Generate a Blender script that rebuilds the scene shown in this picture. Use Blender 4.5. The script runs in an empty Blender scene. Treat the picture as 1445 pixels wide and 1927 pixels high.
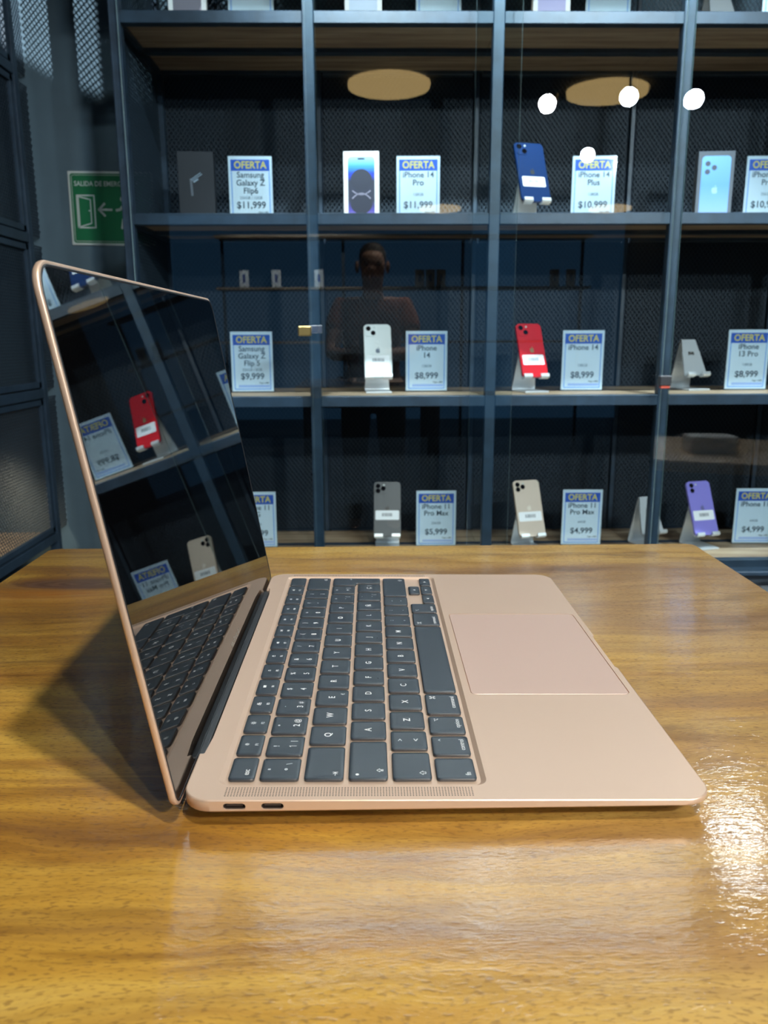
import bpy, bmesh, math, random
from mathutils import Vector, Matrix

random.seed(7)
S = bpy.context.scene
COL = S.collection
PI = math.pi
MM = 0.001
Z0 = 0.9125            # height of the keyboard deck at the hinge above the floor
TABLE_Z = 0.9000       # table top above the floor

# ------------------------------------------------------------------ camera
cam_d = bpy.data.cameras.new('camera')
cam = bpy.data.objects.new('camera', cam_d)
COL.objects.link(cam)
S.camera = cam
F_PX = 1486.56
cam_d.sensor_fit = 'VERTICAL'
cam_d.sensor_height = 36.0
cam_d.sensor_width = 27.0
cam_d.lens = F_PX / 1927.0 * 36.0
cam_d.clip_start = 0.004
cam_d.clip_end = 60
_p, _y, _r = 0.2184, -0.01611, -0.00416
fwd = Vector((-math.sin(_y) * math.cos(_p), math.cos(_y) * math.cos(_p), -math.sin(_p)))
rgt = Vector((math.cos(_y), math.sin(_y), 0))
upv = rgt.cross(fwd)
rt2 = rgt * math.cos(_r) + upv * math.sin(_r)
up2 = -rgt * math.sin(_r) + upv * math.cos(_r)
cm = Matrix((rt2, up2, -fwd)).transposed().to_4x4()
cm.translation = Vector((0.0761, -0.2793, 0.1774 + Z0))
cam.matrix_world = cm
cam_d.dof.use_dof = True
cam_d.dof.focus_distance = 0.44
cam_d.dof.aperture_fstop = 19.0

# ------------------------------------------------------------------ world, exposure
w = bpy.data.worlds.new('world')
S.world = w
w.use_nodes = True
w.node_tree.nodes['Background'].inputs[0].default_value = (0.05, 0.16, 0.32, 1)
w.node_tree.nodes['Background'].inputs[1].default_value = 0.8
S.view_settings.view_transform = 'Standard'
S.view_settings.look = 'None'
S.view_settings.exposure = 0.0
S.view_settings.gamma = 1.0
S.view_settings.use_curve_mapping = False
S.cycles.use_denoising = True
S.cycles.transparent_max_bounces = 24
S.cycles.max_bounces = 10
S.cycles.sample_clamp_indirect = 6.0

# ------------------------------------------------------------------ lamps (the shop's fixtures, plus added fill and wash lamps)
COOL = (0.80, 0.93, 1.0)
NEUT = (1.0, 0.93, 0.82)
CEIL = 2.62
# x, y, z, aim, energy, cone, blend, radius, colour
TRACK = [(-2.20, 0.75, 2.42, (-0.66, 2.13, 2.05), 560, 17, .25, .010, COOL),
         (-0.10, 1.20, 2.50, (-0.10, 1.75, 0.50), 170, 40, 1.0, .025, COOL),
         (0.42, 1.20, 2.50, (0.42, 1.75, 0.50), 190, 40, 1.0, .025, COOL),
         (0.90, 1.20, 2.50, (0.94, 1.75, 0.50), 280, 40, 1.0, .025, COOL),
         (1.40, 1.20, 2.50, (1.40, 1.75, 0.50), 190, 40, 1.0, .025, COOL),
         (0.10, 0.85, 2.46, (0.10, 1.56, 2.14), 300, 56, .8, .03, COOL),  # added wash lamp for the fascia mirrored in the table gloss
         (0.72, 0.85, 2.46, (0.66, 1.56, 2.14), 300, 56, .8, .03, COOL)]  # second added wash lamp on the fascia
SHOP = [(1.17, -1.61, 2.48, (0.10, 0.20, 0.90), 120, 70, .6, .05, NEUT),
        (1.62, -1.50, 2.48, (0.55, 1.30, 1.00), 100, 62, .6, .05, COOL),
        (2.03, -1.58, 2.48, (0.80, 1.60, 1.10), 100, 62, .6, .05, COOL),
        (1.79, -3.05, 2.48, (0.50, 1.70, 0.70), 160, 40, .6, .05, COOL),
        (-0.60, -3.00, 2.48, (-0.60, -4.2, 1.60), 160, 80, .6, .05, COOL)]
DOWN = [(0.42, -0.55, 2.60, (0.16, 0.05, 0.90), 84, 80, .5, .035, NEUT),
        (0.10, 0.30, 2.60, (0.20, 1.80, 1.00), 42, 90, .5, .035, COOL),  # added unseen fill lamp for the shelf fronts
        (1.30, 0.30, 2.60, (0.90, 1.80, 1.00), 46, 90, .5, .035, COOL)]  # second added fill lamp, further right


def spot_lamp(x, y, z, aim, energy, cone, blend, radius, colour):
    d = bpy.data.lights.new('spot_light', 'SPOT')
    d.energy = energy
    d.color = colour
    d.spot_size = math.radians(cone)
    d.spot_blend = blend
    d.shadow_soft_size = radius
    o = bpy.data.objects.new('spot_light', d)
    COL.objects.link(o)
    v = Vector(aim) - Vector((x, y, z))
    v.normalize()
    o.location = Vector((x, y, z)) + v * 0.05
    o.rotation_euler = v.to_track_quat('-Z', 'Y').to_euler()
    return o


PLANK_LAMP = [(-1.02, 1.74, .925, (-1.02, 1.74, .5), 7, 130, .5, .03, (1.0, .86, .6))]  # added unseen lamp that brightens the cabinet's lowest plank
for L in TRACK + SHOP + DOWN + PLANK_LAMP:
    spot_lamp(*L)

# ------------------------------------------------------------------ materials
MATS = {}


def mat(name, col, rough=0.5, metal=0.0, spec=0.5, coat=0.0, coat_r=0.05, emit=None, estr=0.0, trans=0.0):
    if name in MATS:
        return MATS[name]
    m = bpy.data.materials.new(name)
    m.use_nodes = True
    b = m.node_tree.nodes['Principled BSDF']
    b.inputs['Base Color'].default_value = (*col, 1)
    b.inputs['Roughness'].default_value = rough
    b.inputs['Metallic'].default_value = metal
    b.inputs['Specular IOR Level'].default_value = spec
    b.inputs['Coat Weight'].default_value = coat
    b.inputs['Coat Roughness'].default_value = coat_r
    if emit:
        b.inputs['Emission Color'].default_value = (*emit, 1)
        b.inputs['Emission Strength'].default_value = estr
    MATS[name] = m
    return m


def N(m, kind, **kw):
    n = m.node_tree.nodes.new(kind)
    for k, v in kw.items():
        setattr(n, k, v)
    return n


def LK(m, a, b):
    m.node_tree.links.new(a, b)


def ramp(m, stops, fac=None):
    r = N(m, 'ShaderNodeValToRGB')
    e = r.color_ramp.elements
    while len(e) < len(stops):
        e.new(0.5)
    for i, (p, c) in enumerate(stops):
        e[i].position = p
        e[i].color = (*c, 1)
    if fac is not None:
        LK(m, fac, r.inputs[0])
    return r


def mapped(m, scale, loc=(0, 0, 0), rot=(0, 0, 0)):
    tc = N(m, 'ShaderNodeTexCoord')
    mp = N(m, 'ShaderNodeMapping')
    mp.inputs['Scale'].default_value = scale
    mp.inputs['Location'].default_value = loc
    mp.inputs['Rotation'].default_value = rot
    LK(m, tc.outputs['Object'], mp.inputs[0])
    return mp.outputs[0]


def noise(m, vec, scale, detail=4, rough=.55, dist=0.0):
    n = N(m, 'ShaderNodeTexNoise')
    n.inputs['Scale'].default_value = scale
    n.inputs['Detail'].default_value = detail
    n.inputs['Roughness'].default_value = rough
    n.inputs['Distortion'].default_value = dist
    LK(m, vec, n.inputs['Vector'])
    return n.outputs[0]


def mathn(m, op, a, b=None, clamp=False):
    n = N(m, 'ShaderNodeMath', operation=op)
    n.use_clamp = clamp
    for i, v in enumerate((a, b)):
        if v is None:
            continue
        if isinstance(v, (int, float)):
            n.inputs[i].default_value = v
        else:
            LK(m, v, n.inputs[i])
    return n.outputs[0]


def mixc(m, fac, a, b, blend='MIX'):
    n = N(m, 'ShaderNodeMix', data_type='RGBA', blend_type=blend)
    if isinstance(fac, (int, float)):
        n.inputs[0].default_value = fac
    else:
        LK(m, fac, n.inputs[0])
    for i, v in ((6, a), (7, b)):
        if isinstance(v, tuple):
            n.inputs[i].default_value = (*v, 1)
        else:
            LK(m, v, n.inputs[i])
    return n.outputs[2]


def bump(m, h, strength, dist=0.001):
    n = N(m, 'ShaderNodeBump')
    n.inputs['Strength'].default_value = strength
    n.inputs['Distance'].default_value = dist
    LK(m, h, n.inputs['Height'])
    return n.outputs[0]


def bsdf(m):
    return m.node_tree.nodes['Principled BSDF']


def speckle(m, base, amount, scale):
    """a little mottling so that plain paint is not perfectly even"""
    f = noise(m, mapped(m, (1, 1, 1)), scale, 3)
    c = ramp(m, [(0.3, tuple(x * (1 - amount) for x in base)), (0.7, tuple(min(1, x * (1 + amount)) for x in base))], f)
    LK(m, c.outputs[0], bsdf(m).inputs['Base Color'])
    return f


# table wood: lacquered slab, grain along x
def table_wood():
    m = mat('lacquered_slab_wood', (.5, .3, .1), .3)
    b = bsdf(m)
    warp = noise(m, mapped(m, (2.2, 5.0, 5.0)), 2.0, 3, .5)
    tc = N(m, 'ShaderNodeTexCoord')
    sep = N(m, 'ShaderNodeSeparateXYZ')
    LK(m, tc.outputs['Object'], sep.inputs[0])
    # a knot near the far left corner bends the grain around itself
    kx = mathn(m, 'MULTIPLY', mathn(m, 'SUBTRACT', sep.outputs[0], KNOT[0]), 15.0)
    ky = mathn(m, 'MULTIPLY', mathn(m, 'SUBTRACT', sep.outputs[1], KNOT[1]), 62.0)
    r2 = mathn(m, 'ADD', mathn(m, 'POWER', mathn(m, 'ABSOLUTE', kx), 2.0), mathn(m, 'POWER', mathn(m, 'ABSOLUTE', ky), 2.0))
    kn = mathn(m, 'POWER', 2.718, mathn(m, 'MULTIPLY', r2, -1.0))
    y2 = mathn(m, 'ADD', sep.outputs[1], mathn(m, 'MULTIPLY', warp, 0.05))
    y2 = mathn(m, 'ADD', y2, mathn(m, 'MULTIPLY', kn, 0.05))
    cmb = N(m, 'ShaderNodeCombineXYZ')
    LK(m, mathn(m, 'MULTIPLY', sep.outputs[0], 1.1), cmb.inputs[0])
    LK(m, mathn(m, 'MULTIPLY', y2, 11.0), cmb.inputs[1])
    LK(m, sep.outputs[2], cmb.inputs[2])
    broad = noise(m, cmb.outputs[0], 2.0, 4, .6, .4)
    cmb2 = N(m, 'ShaderNodeCombineXYZ')
    LK(m, mathn(m, 'MULTIPLY', sep.outputs[0], 10.0), cmb2.inputs[0])
    LK(m, mathn(m, 'MULTIPLY', y2, 130.0), cmb2.inputs[1])
    LK(m, sep.outputs[2], cmb2.inputs[2])
    fine = noise(m, cmb2.outputs[0], 1.6, 5, .65)
    # broad colour figure
    c1 = ramp(m, [(0.26, (.180, .075, .013)), (0.40, (.39, .195, .030)), (0.50, (.52, .295, .045)), (0.60, (.62, .385, .070)), (0.74, (.67, .47, .13))], broad).outputs[0]
    cmbs = N(m, 'ShaderNodeCombineXYZ')
    LK(m, mathn(m, 'MULTIPLY', sep.outputs[0], 3.2), cmbs.inputs[0])
    LK(m, mathn(m, 'MULTIPLY', y2, 42.0), cmbs.inputs[1])
    LK(m, sep.outputs[2], cmbs.inputs[2])
    streak = noise(m, cmbs.outputs[0], 1.5, 4, .6, .6)
    sfac = ramp(m, [(0.50, (0, 0, 0)), (0.66, (1, 1, 1))], streak).outputs[0]
    c1 = mixc(m, mathn(m, 'MULTIPLY', sfac, .55), c1, (.20, .095, .030))
    # whole-slab drift: golden left, greyer right, partly wood, partly glare put into the colour
    drift = noise(m, mapped(m, (1.6, 2.6, 1)), 1.7, 2, .5)
    dx = mathn(m, 'ADD', mathn(m, 'MULTIPLY', sep.outputs[0], 1.5), mathn(m, 'MULTIPLY', mathn(m, 'SUBTRACT', drift, .5), 1.6))
    dfac = mathn(m, 'MULTIPLY', mathn(m, 'ADD', dx, .12), 1.5, True)
    grey = mixc(m, .62, c1, (.36, .24, .13))
    c2 = mixc(m, dfac, c1, grey)
    mott = noise(m, mapped(m, (5.0, 13.0, 1.0), rot=(0, 0, .22)), 1.5, 5, .62, .8)
    mc = ramp(m, [(0.30, (.50, .44, .42)), (0.47, (.95, .94, .93)), (0.62, (1.0, 1.0, 1.0)), (0.78, (1.12, 1.13, 1.2))], mott).outputs[0]
    c2 = mixc(m, mathn(m, 'MULTIPLY', mathn(m, 'ADD', dfac, .45), .75, True), c2, mixc(m, 1.0, c2, mc, 'MULTIPLY'))
    f1 = ramp(m, [(0.36, (.62, .56, .50)), (0.52, (1, 1, 1)), (0.75, (1.0, 1.0, 1.0))], fine).outputs[0]
    c3 = mixc(m, .55, c2, f1, 'MULTIPLY')
    # pores: short dark dashes along the grain
    cmb3 = N(m, 'ShaderNodeCombineXYZ')
    LK(m, mathn(m, 'MULTIPLY', sep.outputs[0], 240.0), cmb3.inputs[0])
    LK(m, mathn(m, 'MULTIPLY', y2, 950.0), cmb3.inputs[1])
    LK(m, sep.outputs[2], cmb3.inputs[2])
    pores = noise(m, cmb3.outputs[0], 1.15, 2, .5)
    pf = ramp(m, [(0.54, (0, 0, 0)), (0.65, (1, 1, 1))], pores).outputs[0]
    c4 = mixc(m, mathn(m, 'MULTIPLY', pf, .5), c3, (.13, .060, .022))
    # orange heartwood round the knot, then the knot with its rings
    ox_ = mathn(m, 'MULTIPLY', mathn(m, 'SUBTRACT', sep.outputs[0], KNOT[0] - .022), 13.0)
    oy_ = mathn(m, 'MULTIPLY', mathn(m, 'SUBTRACT', sep.outputs[1], KNOT[1] - .024), 36.0)
    o2 = mathn(m, 'ADD', mathn(m, 'POWER', mathn(m, 'ABSOLUTE', ox_), 2.0), mathn(m, 'POWER', mathn(m, 'ABSOLUTE', oy_), 2.0))
    og = mathn(m, 'POWER', 2.718, mathn(m, 'MULTIPLY', o2, -1.0))
    of = mathn(m, 'MULTIPLY', og, mathn(m, 'ADD', mathn(m, 'MULTIPLY', fine, 1.2), .15), True)
    c5 = mixc(m, mathn(m, 'MULTIPLY', of, .85), c4, (.50, .175, .012))
    wv = mathn(m, 'SINE', mathn(m, 'ADD', mathn(m, 'MULTIPLY', mathn(m, 'POWER', r2, .5), 26.0), mathn(m, 'MULTIPLY', fine, 7.0)))
    kcol = mixc(m, mathn(m, 'ADD', mathn(m, 'MULTIPLY', wv, .35), .5), (.085, .040, .026), (.21, .115, .070))
    kf = mathn(m, 'SUBTRACT', mathn(m, 'MULTIPLY', kn, 2.4), mathn(m, 'MULTIPLY', fine, 1.1), True)
    c6 = mixc(m, mathn(m, 'MULTIPLY', kf, .9), c5, kcol)
    LK(m, c6, b.inputs['Base Color'])
    rg = ramp(m, [(0.3, (.30, .30, .30)), (0.7, (.42, .42, .42))], fine).outputs[0]
    LK(m, rg, b.inputs['Roughness'])
    b.inputs['Specular IOR Level'].default_value = 0.3
    b.inputs['Coat Weight'].default_value = 1.0
    b.inputs['Coat Roughness'].default_value = 0.055
    wav = noise(m, mapped(m, (.45, 1, 1)), 260.0, 3, .55)
    hh = mathn(m, 'ADD', mathn(m, 'MULTIPLY', wav, 1.0), mathn(m, 'MULTIPLY', pores, .35))
    LK(m, bump(m, hh, .22, .0006), b.inputs['Coat Normal'])
    LK(m, bump(m, mathn(m, 'ADD', fine, pores), .25, .0004), b.inputs['Normal'])
    return m


KNOT = (-0.150, 0.322)
M_TABLE = table_wood()


def plank_wood(name, dark, light, rough=.55, sc=(1.2, 16, 16)):
    m = mat(name, light, rough)
    f = noise(m, mapped(m, sc), 3.0, 5, .6, .3)
    c = ramp(m, [(0.3, dark), (0.65, light)], f)
    LK(m, c.outputs[0], bsdf(m).inputs['Base Color'])
    return m


M_BOARD = plank_wood('shelf_plank_wood', (.19, .115, .070), (.43, .32, .205))
M_WOODX = plank_wood('side_table_wood', (.34, .19, .07), (.52, .33, .14))
M_STEEL = mat('blue_black_painted_steel', (.019, .036, .058), .42, 0.0, .5)
LK(M_STEEL, bump(M_STEEL, noise(M_STEEL, mapped(M_STEEL, (1, 1, 1)), 60, 3), .25, .001), bsdf(M_STEEL).inputs['Normal'])
speckle(M_STEEL, (.019, .036, .058), .25, 25)
M_MESH = mat('expanded_steel_mesh', (.014, .026, .040), .55, 0.1)
M_ROSE = mat('rose_gold_aluminium', (.88, .655, .505), .38, .62, .5)
LK(M_ROSE, bump(M_ROSE, noise(M_ROSE, mapped(M_ROSE, (1, 1, 1)), 2600, 2), .12, .00005), bsdf(M_ROSE).inputs['Normal'])
M_PAD = mat('rose_gold_glass_pad', (.62, .455, .385), .36, .3, .5)
M_KEY = mat('black_key_plastic', (.011, .020, .031), .38, 0, .8)
M_KEYSIDE = M_KEY
M_LEG = mat('white_key_legend', (.85, .88, .9), .5)
M_SCREEN = mat('black_display_glass', (.0015, .0016, .002), .015, 0, .5)
bsdf(M_SCREEN).inputs['IOR'].default_value = 2.5
M_RUBBER = mat('black_hinge_rubber', (.012, .014, .017), .38, 0, .6)
M_PORT = mat('dark_port_liner', (.05, .035, .028), .5, .3)
M_GRILLE = mat('dark_speaker_hole', (.14, .085, .06), .8)
M_ALU = mat('brushed_aluminium', (.72, .75, .77), .38, .55)
M_WHITE = mat('white_card', (.84, .86, .87), .6)
M_CARTON = mat('white_carton', (.86, .87, .87), .5)
M_BLUE = mat('print_blue', (.03, .11, .50), .5)
M_PALEBLUE = mat('print_pale_blue', (.27, .44, .80), .5)
M_LAV = mat('print_lavender', (.48, .55, .82), .5)
M_YEL = mat('print_yellow', (.90, .66, .13), .5)
M_INK = mat('print_grey_ink', (.075, .09, .11), .6)
M_INKL = mat('print_light_grey_ink', (.28, .31, .35), .6)
M_BLACK = mat('matt_black', (.012, .013, .016), .5)
M_DARKBOX = mat('navy_black_carton', (.009, .013, .020), .55)
M_GLASSLENS = mat('lens_glass', (.004, .004, .006), .05, 0, .8)
M_CHROME = mat('chrome', (.75, .76, .78), .18, 1.0)
M_BRASS = mat('brass', (.62, .45, .17), .32, 1.0)
M_GREEN = mat('safety_green', (.004, .125, .046), .45)
M_SIGNW = mat('photoluminescent_white', (.46, .51, .49), .5)
M_LAMP = mat('lamp_diffuser', (.9, .9, .9), .5, emit=(.92, .97, 1.0), estr=24.0)
M_DISC = mat('amber_disc_diffuser', (.7, .5, .2), .6, emit=(1.0, .68, .28), estr=3.4)


def thin_glass(name, tint, boost, rough=0.0):
    m = bpy.data.materials.new(name)
    m.use_nodes = True
    m.node_tree.nodes.clear()
    out = N(m, 'ShaderNodeOutputMaterial')
    tr = N(m, 'ShaderNodeBsdfTransparent')
    tr.inputs[0].default_value = (*tint, 1)
    gl = N(m, 'ShaderNodeBsdfGlossy')
    gl.inputs['Roughness'].default_value = rough
    gl.inputs['Color'].default_value = (1, 1, 1, 1)
    lw = N(m, 'ShaderNodeLayerWeight')
    lw.inputs['Blend'].default_value = 0.5
    f = mathn(m, 'POWER', lw.outputs['Facing'], 5.0)
    f = mathn(m, 'ADD', mathn(m, 'MULTIPLY', f, .9), boost)
    mx = N(m, 'ShaderNodeMixShader')
    LK(m, f, mx.inputs[0])
    LK(m, tr.outputs[0], mx.inputs[1])
    LK(m, gl.outputs[0], mx.inputs[2])
    LK(m, mx.outputs[0], out.inputs[0])
    return m


M_GLASS = thin_glass('clear_door_glass', (.955, .985, .992), .042)
M_EDGE = mat('green_glass_edge', (.30, .42, .42), .2, 0, .8)
M_ACRYL = thin_glass('clear_acrylic', (.90, .95, .98), .05, .04)


# ------------------------------------------------------------------ helpers
def tag(o, label=None, cat=None, group=None, kind=None):
    if label:
        o['label'] = label
    if cat:
        o['category'] = cat
    if group:
        o['group'] = group
    if kind:
        o['kind'] = kind
    return o


def thing(name, label, cat, loc=(0, 0, 0), rotz=0.0, group=None, rot=None):
    o = bpy.data.objects.new(name, None)
    o.empty_display_size = .05
    COL.objects.link(o)
    o.location = loc
    o.rotation_euler = rot if rot else (0, 0, rotz)
    return tag(o, label, cat, group)


def link(name, me, mats, parent=None, loc=None, rot=None):
    o = bpy.data.objects.new(name, me)
    COL.objects.link(o)
    if not isinstance(mats, (list, tuple)):
        mats = [mats]
    if len(me.materials) == 0:
        for m in mats:
            me.materials.append(m)
    if parent:
        o.parent = parent
    if loc is not None:
        o.location = loc
    if rot is not None:
        o.rotation_euler = rot
    return o


def fin(name, bm, mats, parent=None, loc=None, rot=None, smooth=False, recalc=True):
    if recalc:
        bmesh.ops.recalc_face_normals(bm, faces=bm.faces[:])
    if smooth:
        for f in bm.faces:
            f.smooth = True
    me = bpy.data.meshes.new(name)
    bm.to_mesh(me)
    bm.free()
    return link(name, me, mats, parent, loc, rot)


def box(bm, x0, x1, y0, y1, z0, z1, bev=0.0, mi=0, M=None, seg=1):
    vs = [bm.verts.new((x, y, z)) for x in (x0, x1) for y in (y0, y1) for z in (z0, z1)]
    idx = [(0, 1, 3, 2), (4, 6, 7, 5), (0, 4, 5, 1), (2, 3, 7, 6), (0, 2, 6, 4), (1, 5, 7, 3)]
    fs = [bm.faces.new([vs[i] for i in f]) for f in idx]
    for f in fs:
        f.material_index = mi
    if bev > 0:
        es = list({e for f in fs for e in f.edges})
        r = bmesh.ops.bevel(bm, geom=es, offset=bev, segments=seg, affect='EDGES', profile=.5)
        for f in r['faces']:
            f.material_index = mi
        vs = list({v for f in r['faces'] for v in f.verts} | {v for v in vs if v.is_valid})
    if M is not None:
        bmesh.ops.transform(bm, matrix=M, verts=vs)
    return vs


def round_poly(pts, r, seg=5):
    """closed polygon (counter-clockwise) with every corner rounded"""
    out = []
    n = len(pts)
    for i in range(n):
        p0, p, p1 = Vector(pts[i - 1]).to_2d(), Vector(pts[i]).to_2d(), Vector(pts[(i + 1) % n]).to_2d()
        rr = r[i] if isinstance(r, (list, tuple)) else r
        a, b = (p0 - p), (p1 - p)
        rr = min(rr, a.length * .49, b.length * .49)
        a.normalize()
        b.normalize()
        A, B = p + a * rr, p + b * rr
        for k in range(seg + 1):
            t = k / seg
            # quadratic blend close to a circle
            wgt = 0.72
            q = ((1 - t) ** 2 * A + 2 * t * (1 - t) * wgt * p + t ** 2 * B) / ((1 - t) ** 2 + 2 * t * (1 - t) * wgt + t ** 2)
            out.append((q.x, q.y))
    return out


def rrect(x0, x1, y0, y1, r, seg=5):
    return round_poly([(x0, y0), (x1, y0), (x1, y1), (x0, y1)], r, seg)


def inset_poly(pts, d):
    """inset of a CCW rectilinear/convex polygon by d"""
    n = len(pts)
    out = []
    for i in range(n):
        p0, p, p1 = Vector(pts[i - 1]).to_2d(), Vector(pts[i]).to_2d(), Vector(pts[(i + 1) % n]).to_2d()
        e0, e1 = (p - p0).normalized(), (p1 - p).normalized()
        n0, n1 = Vector((-e0.y, e0.x)), Vector((-e1.y, e1.x))
        k = (n0 + n1) / (1 + n0.dot(n1))
        q = p + k * d
        out.append((q.x, q.y))
    return out


def loft(bm, loops, cap0=True, cap1=True, mi=0, smooth=()):
    """loops: lists of 3-D points of equal length"""
    vv = [[bm.verts.new(p) for p in lp] for lp in loops]
    n = len(vv[0])
    fs = []
    for k in range(len(vv) - 1):
        for i in range(n):
            f = bm.faces.new((vv[k][i], vv[k][(i + 1) % n], vv[k + 1][(i + 1) % n], vv[k + 1][i]))
            f.material_index = mi
            f.smooth = k in smooth
            fs.append(f)
    if cap0:
        f = bm.faces.new(vv[0][::-1])
        f.material_index = mi
    if cap1:
        f = bm.faces.new(vv[-1])
        f.material_index = mi
    return [v for l in vv for v in l]


def prism(bm, outline, z0, z1, mi=0, bev=0.0, M=None):
    loops = [[(x, y, z0) for x, y in outline]]
    if bev > 0:
        ins = inset_poly(outline, bev)
        loops = [[(x, y, z0) for x, y in ins], [(x, y, z0 + bev) for x, y in outline],
                 [(x, y, z1 - bev) for x, y in outline], [(x, y, z1) for x, y in ins]]
    else:
        loops.append([(x, y, z1) for x, y in outline])
    vs = loft(bm, loops, mi=mi)
    if M is not None:
        bmesh.ops.transform(bm, matrix=M, verts=vs)
    return vs


def cyl(bm, p0, p1, r0, r1=None, seg=20, mi=0, smooth=True):
    p0, p1 = Vector(p0), Vector(p1)
    r1 = r0 if r1 is None else r1
    q = (p1 - p0).to_track_quat('Z', 'Y')
    lp = []
    for p, r in ((p0, r0), (p1, r1)):
        lp.append([p + q @ Vector((r * math.cos(2 * PI * k / seg), r * math.sin(2 * PI * k / seg), 0)) for k in range(seg)])
    return loft(bm, lp, mi=mi, smooth=(0,) if smooth else ())


def ribbon(bm, pts, wdt, z0, z1, mi=0, closed=False, M=None):
    """a flat stroke of even width along a 2-D polyline"""
    allv = []
    n = len(pts)
    segs = [(pts[i], pts[(i + 1) % n]) for i in range(n if closed else n - 1)]
    for a, b in segs:
        a, b = Vector(a), Vector(b)
        d = (b - a)
        if d.length < 1e-9:
            continue
        d.normalize()
        nn = Vector((-d.y, d.x)) * wdt / 2
        e = d * wdt * .35
        q = [a - e - nn, b + e - nn, b + e + nn, a - e + nn]
        lo = [(p.x, p.y, z0) for p in q]
        hi = [(p.x, p.y, z1) for p in q]
        allv += loft(bm, [lo, hi], mi=mi)
    if M is not None:
        bmesh.ops.transform(bm, matrix=M, verts=allv)
    return allv


def text_bm(s, size, bold=0.0, ext=0.0001, fit=None, align='CENTER'):
    c = bpy.data.curves.new('lettering', 'FONT')
    c.body = s
    c.size = size
    c.align_x = align
    c.align_y = 'CENTER'
    c.extrude = ext
    c.offset = bold * size
    c.resolution_u = 3
    o = bpy.data.objects.new('lettering', c)
    COL.objects.link(o)
    dg = bpy.context.evaluated_depsgraph_get()
    me = bpy.data.meshes.new_from_object(o.evaluated_get(dg))
    bpy.data.objects.remove(o)
    bpy.data.curves.remove(c)
    bm = bmesh.new()
    bm.from_mesh(me)
    bpy.data.meshes.remove(me)
    if fit and bm.verts:
        xs = [v.co.x for v in bm.verts]
        wd = max(xs) - min(xs)
        if wd > fit:
            bmesh.ops.scale(bm, vec=(fit / wd, 1, 1), verts=bm.verts[:])
    return bm


def join_bm(dst, src, M):
    bmesh.ops.transform(src, matrix=M, verts=src.verts[:])
    me = bpy.data.meshes.new('tmp')
    src.to_mesh(me)
    src.free()
    dst.from_mesh(me)
    bpy.data.meshes.remove(me)


def lettering(name, s, size, m, parent, M, bold=0.0, fit=None, align='CENTER', ext=.00012):
    bm = text_bm(s, size, bold, ext, fit, align)
    bmesh.ops.transform(bm, matrix=M, verts=bm.verts[:])
    return fin(name, bm, m, parent, recalc=False)


def boolean(o, cutters):
    for c in cutters:
        md = o.modifiers.new('cut', 'BOOLEAN')
        md.operation = 'DIFFERENCE'
        md.solver = 'EXACT'
        md.object = c
    dg = bpy.context.evaluated_depsgraph_get()
    me = bpy.data.meshes.new_from_object(o.evaluated_get(dg))
    o.modifiers.clear()
    old = o.data
    o.data = me
    me.name = o.name
    bpy.data.meshes.remove(old)
    for c in cutters:
        d = c.data
        bpy.data.objects.remove(c)
        bpy.data.meshes.remove(d)


# ------------------------------------------------------------------ the room
RX0, RX1, RY0, RY1 = -2.50, 3.4, -7.2, 2.13
M_WALL = mat('grey_blue_wall_paint', (.066, .108, .138), .75)
speckle(M_WALL, (.066, .108, .138), .06, 14)
M_DARKWALL = mat('charcoal_wall_paint', (.05, .06, .07), .8)
M_CEIL = mat('dark_ceiling_paint', (.03, .034, .04), .85)
M_FLOOR = mat('dark_floor_tile', (.06, .06, .062), .45)


def room_box(name, args, m):
    bm = bmesh.new()
    box(bm, *args)
    return tag(fin(name, bm, m), kind='structure')


room_box('floor', (RX0 - .1, RX1 + .1, RY0, RY1 + .1, -.1, 0), M_FLOOR)
room_box('ceiling', (RX0 - .1, RX1 + .1, RY0, RY1 + .1, CEIL, CEIL + .1), M_CEIL)
room_box('wall_back', (RX0 - .1, RX1 + .1, RY1, RY1 + .1, 0, CEIL), M_WALL)
room_box('added_fascia_1', (-.475, .93, 1.560, 1.600, 1.985, 2.37), mat('added_fascia_white', (.82, .83, .82), .7))  # added unseen board: gives the table its glare, shades the upper shelf row
room_box('wall_left', (RX0 - .1, RX0, RY0, RY1, 0, CEIL), M_DARKWALL)
room_box('wall_right', (RX1, RX1 + .1, RY0, RY1, 0, CEIL), M_DARKWALL)

# ------------------------------------------------------------------ the table
TX0, TX1, TY0, TY1 = -.222, .378, -.170, .432
t = thing('display_table', 'square lacquered wood slab table carrying the open rose gold laptop', 'table', ((TX0 + TX1) / 2, (TY0 + TY1) / 2, 0))
cx, cy = t.location.x, t.location.y
bm = bmesh.new()
prism(bm, rrect(TX0, TX1, TY0, TY1, .011, 6), TABLE_Z - .045, TABLE_Z, bev=.0025)
o = fin('tabletop', bm, M_TABLE, t, loc=(-cx, -cy, 0))
for sx in (TX0 + .05, TX1 - .05):
    for sy in (TY0 + .05, TY1 - .05):
        bm = bmesh.new()
        box(bm, -.022, .022, -.022, .022, 0, TABLE_Z - .045, .003)
        fin('leg', bm, M_STEEL, t, loc=(sx - cx, sy - cy, 0))
bm = bmesh.new()
for a in ((TX0 + .072, TX1 - .072, TY0 + .038, TY0 + .062), (TX0 + .072, TX1 - .072, TY1 - .062, TY1 - .038),
          (TX0 + .038, TX0 + .062, TY0 + .072, TY1 - .072), (TX1 - .062, TX1 - .038, TY0 + .072, TY1 - .072)):
    box(bm, *a, TABLE_Z - .085, TABLE_Z - .045)
fin('apron', bm, M_STEEL, t, loc=(-cx, -cy, 0))

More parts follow.
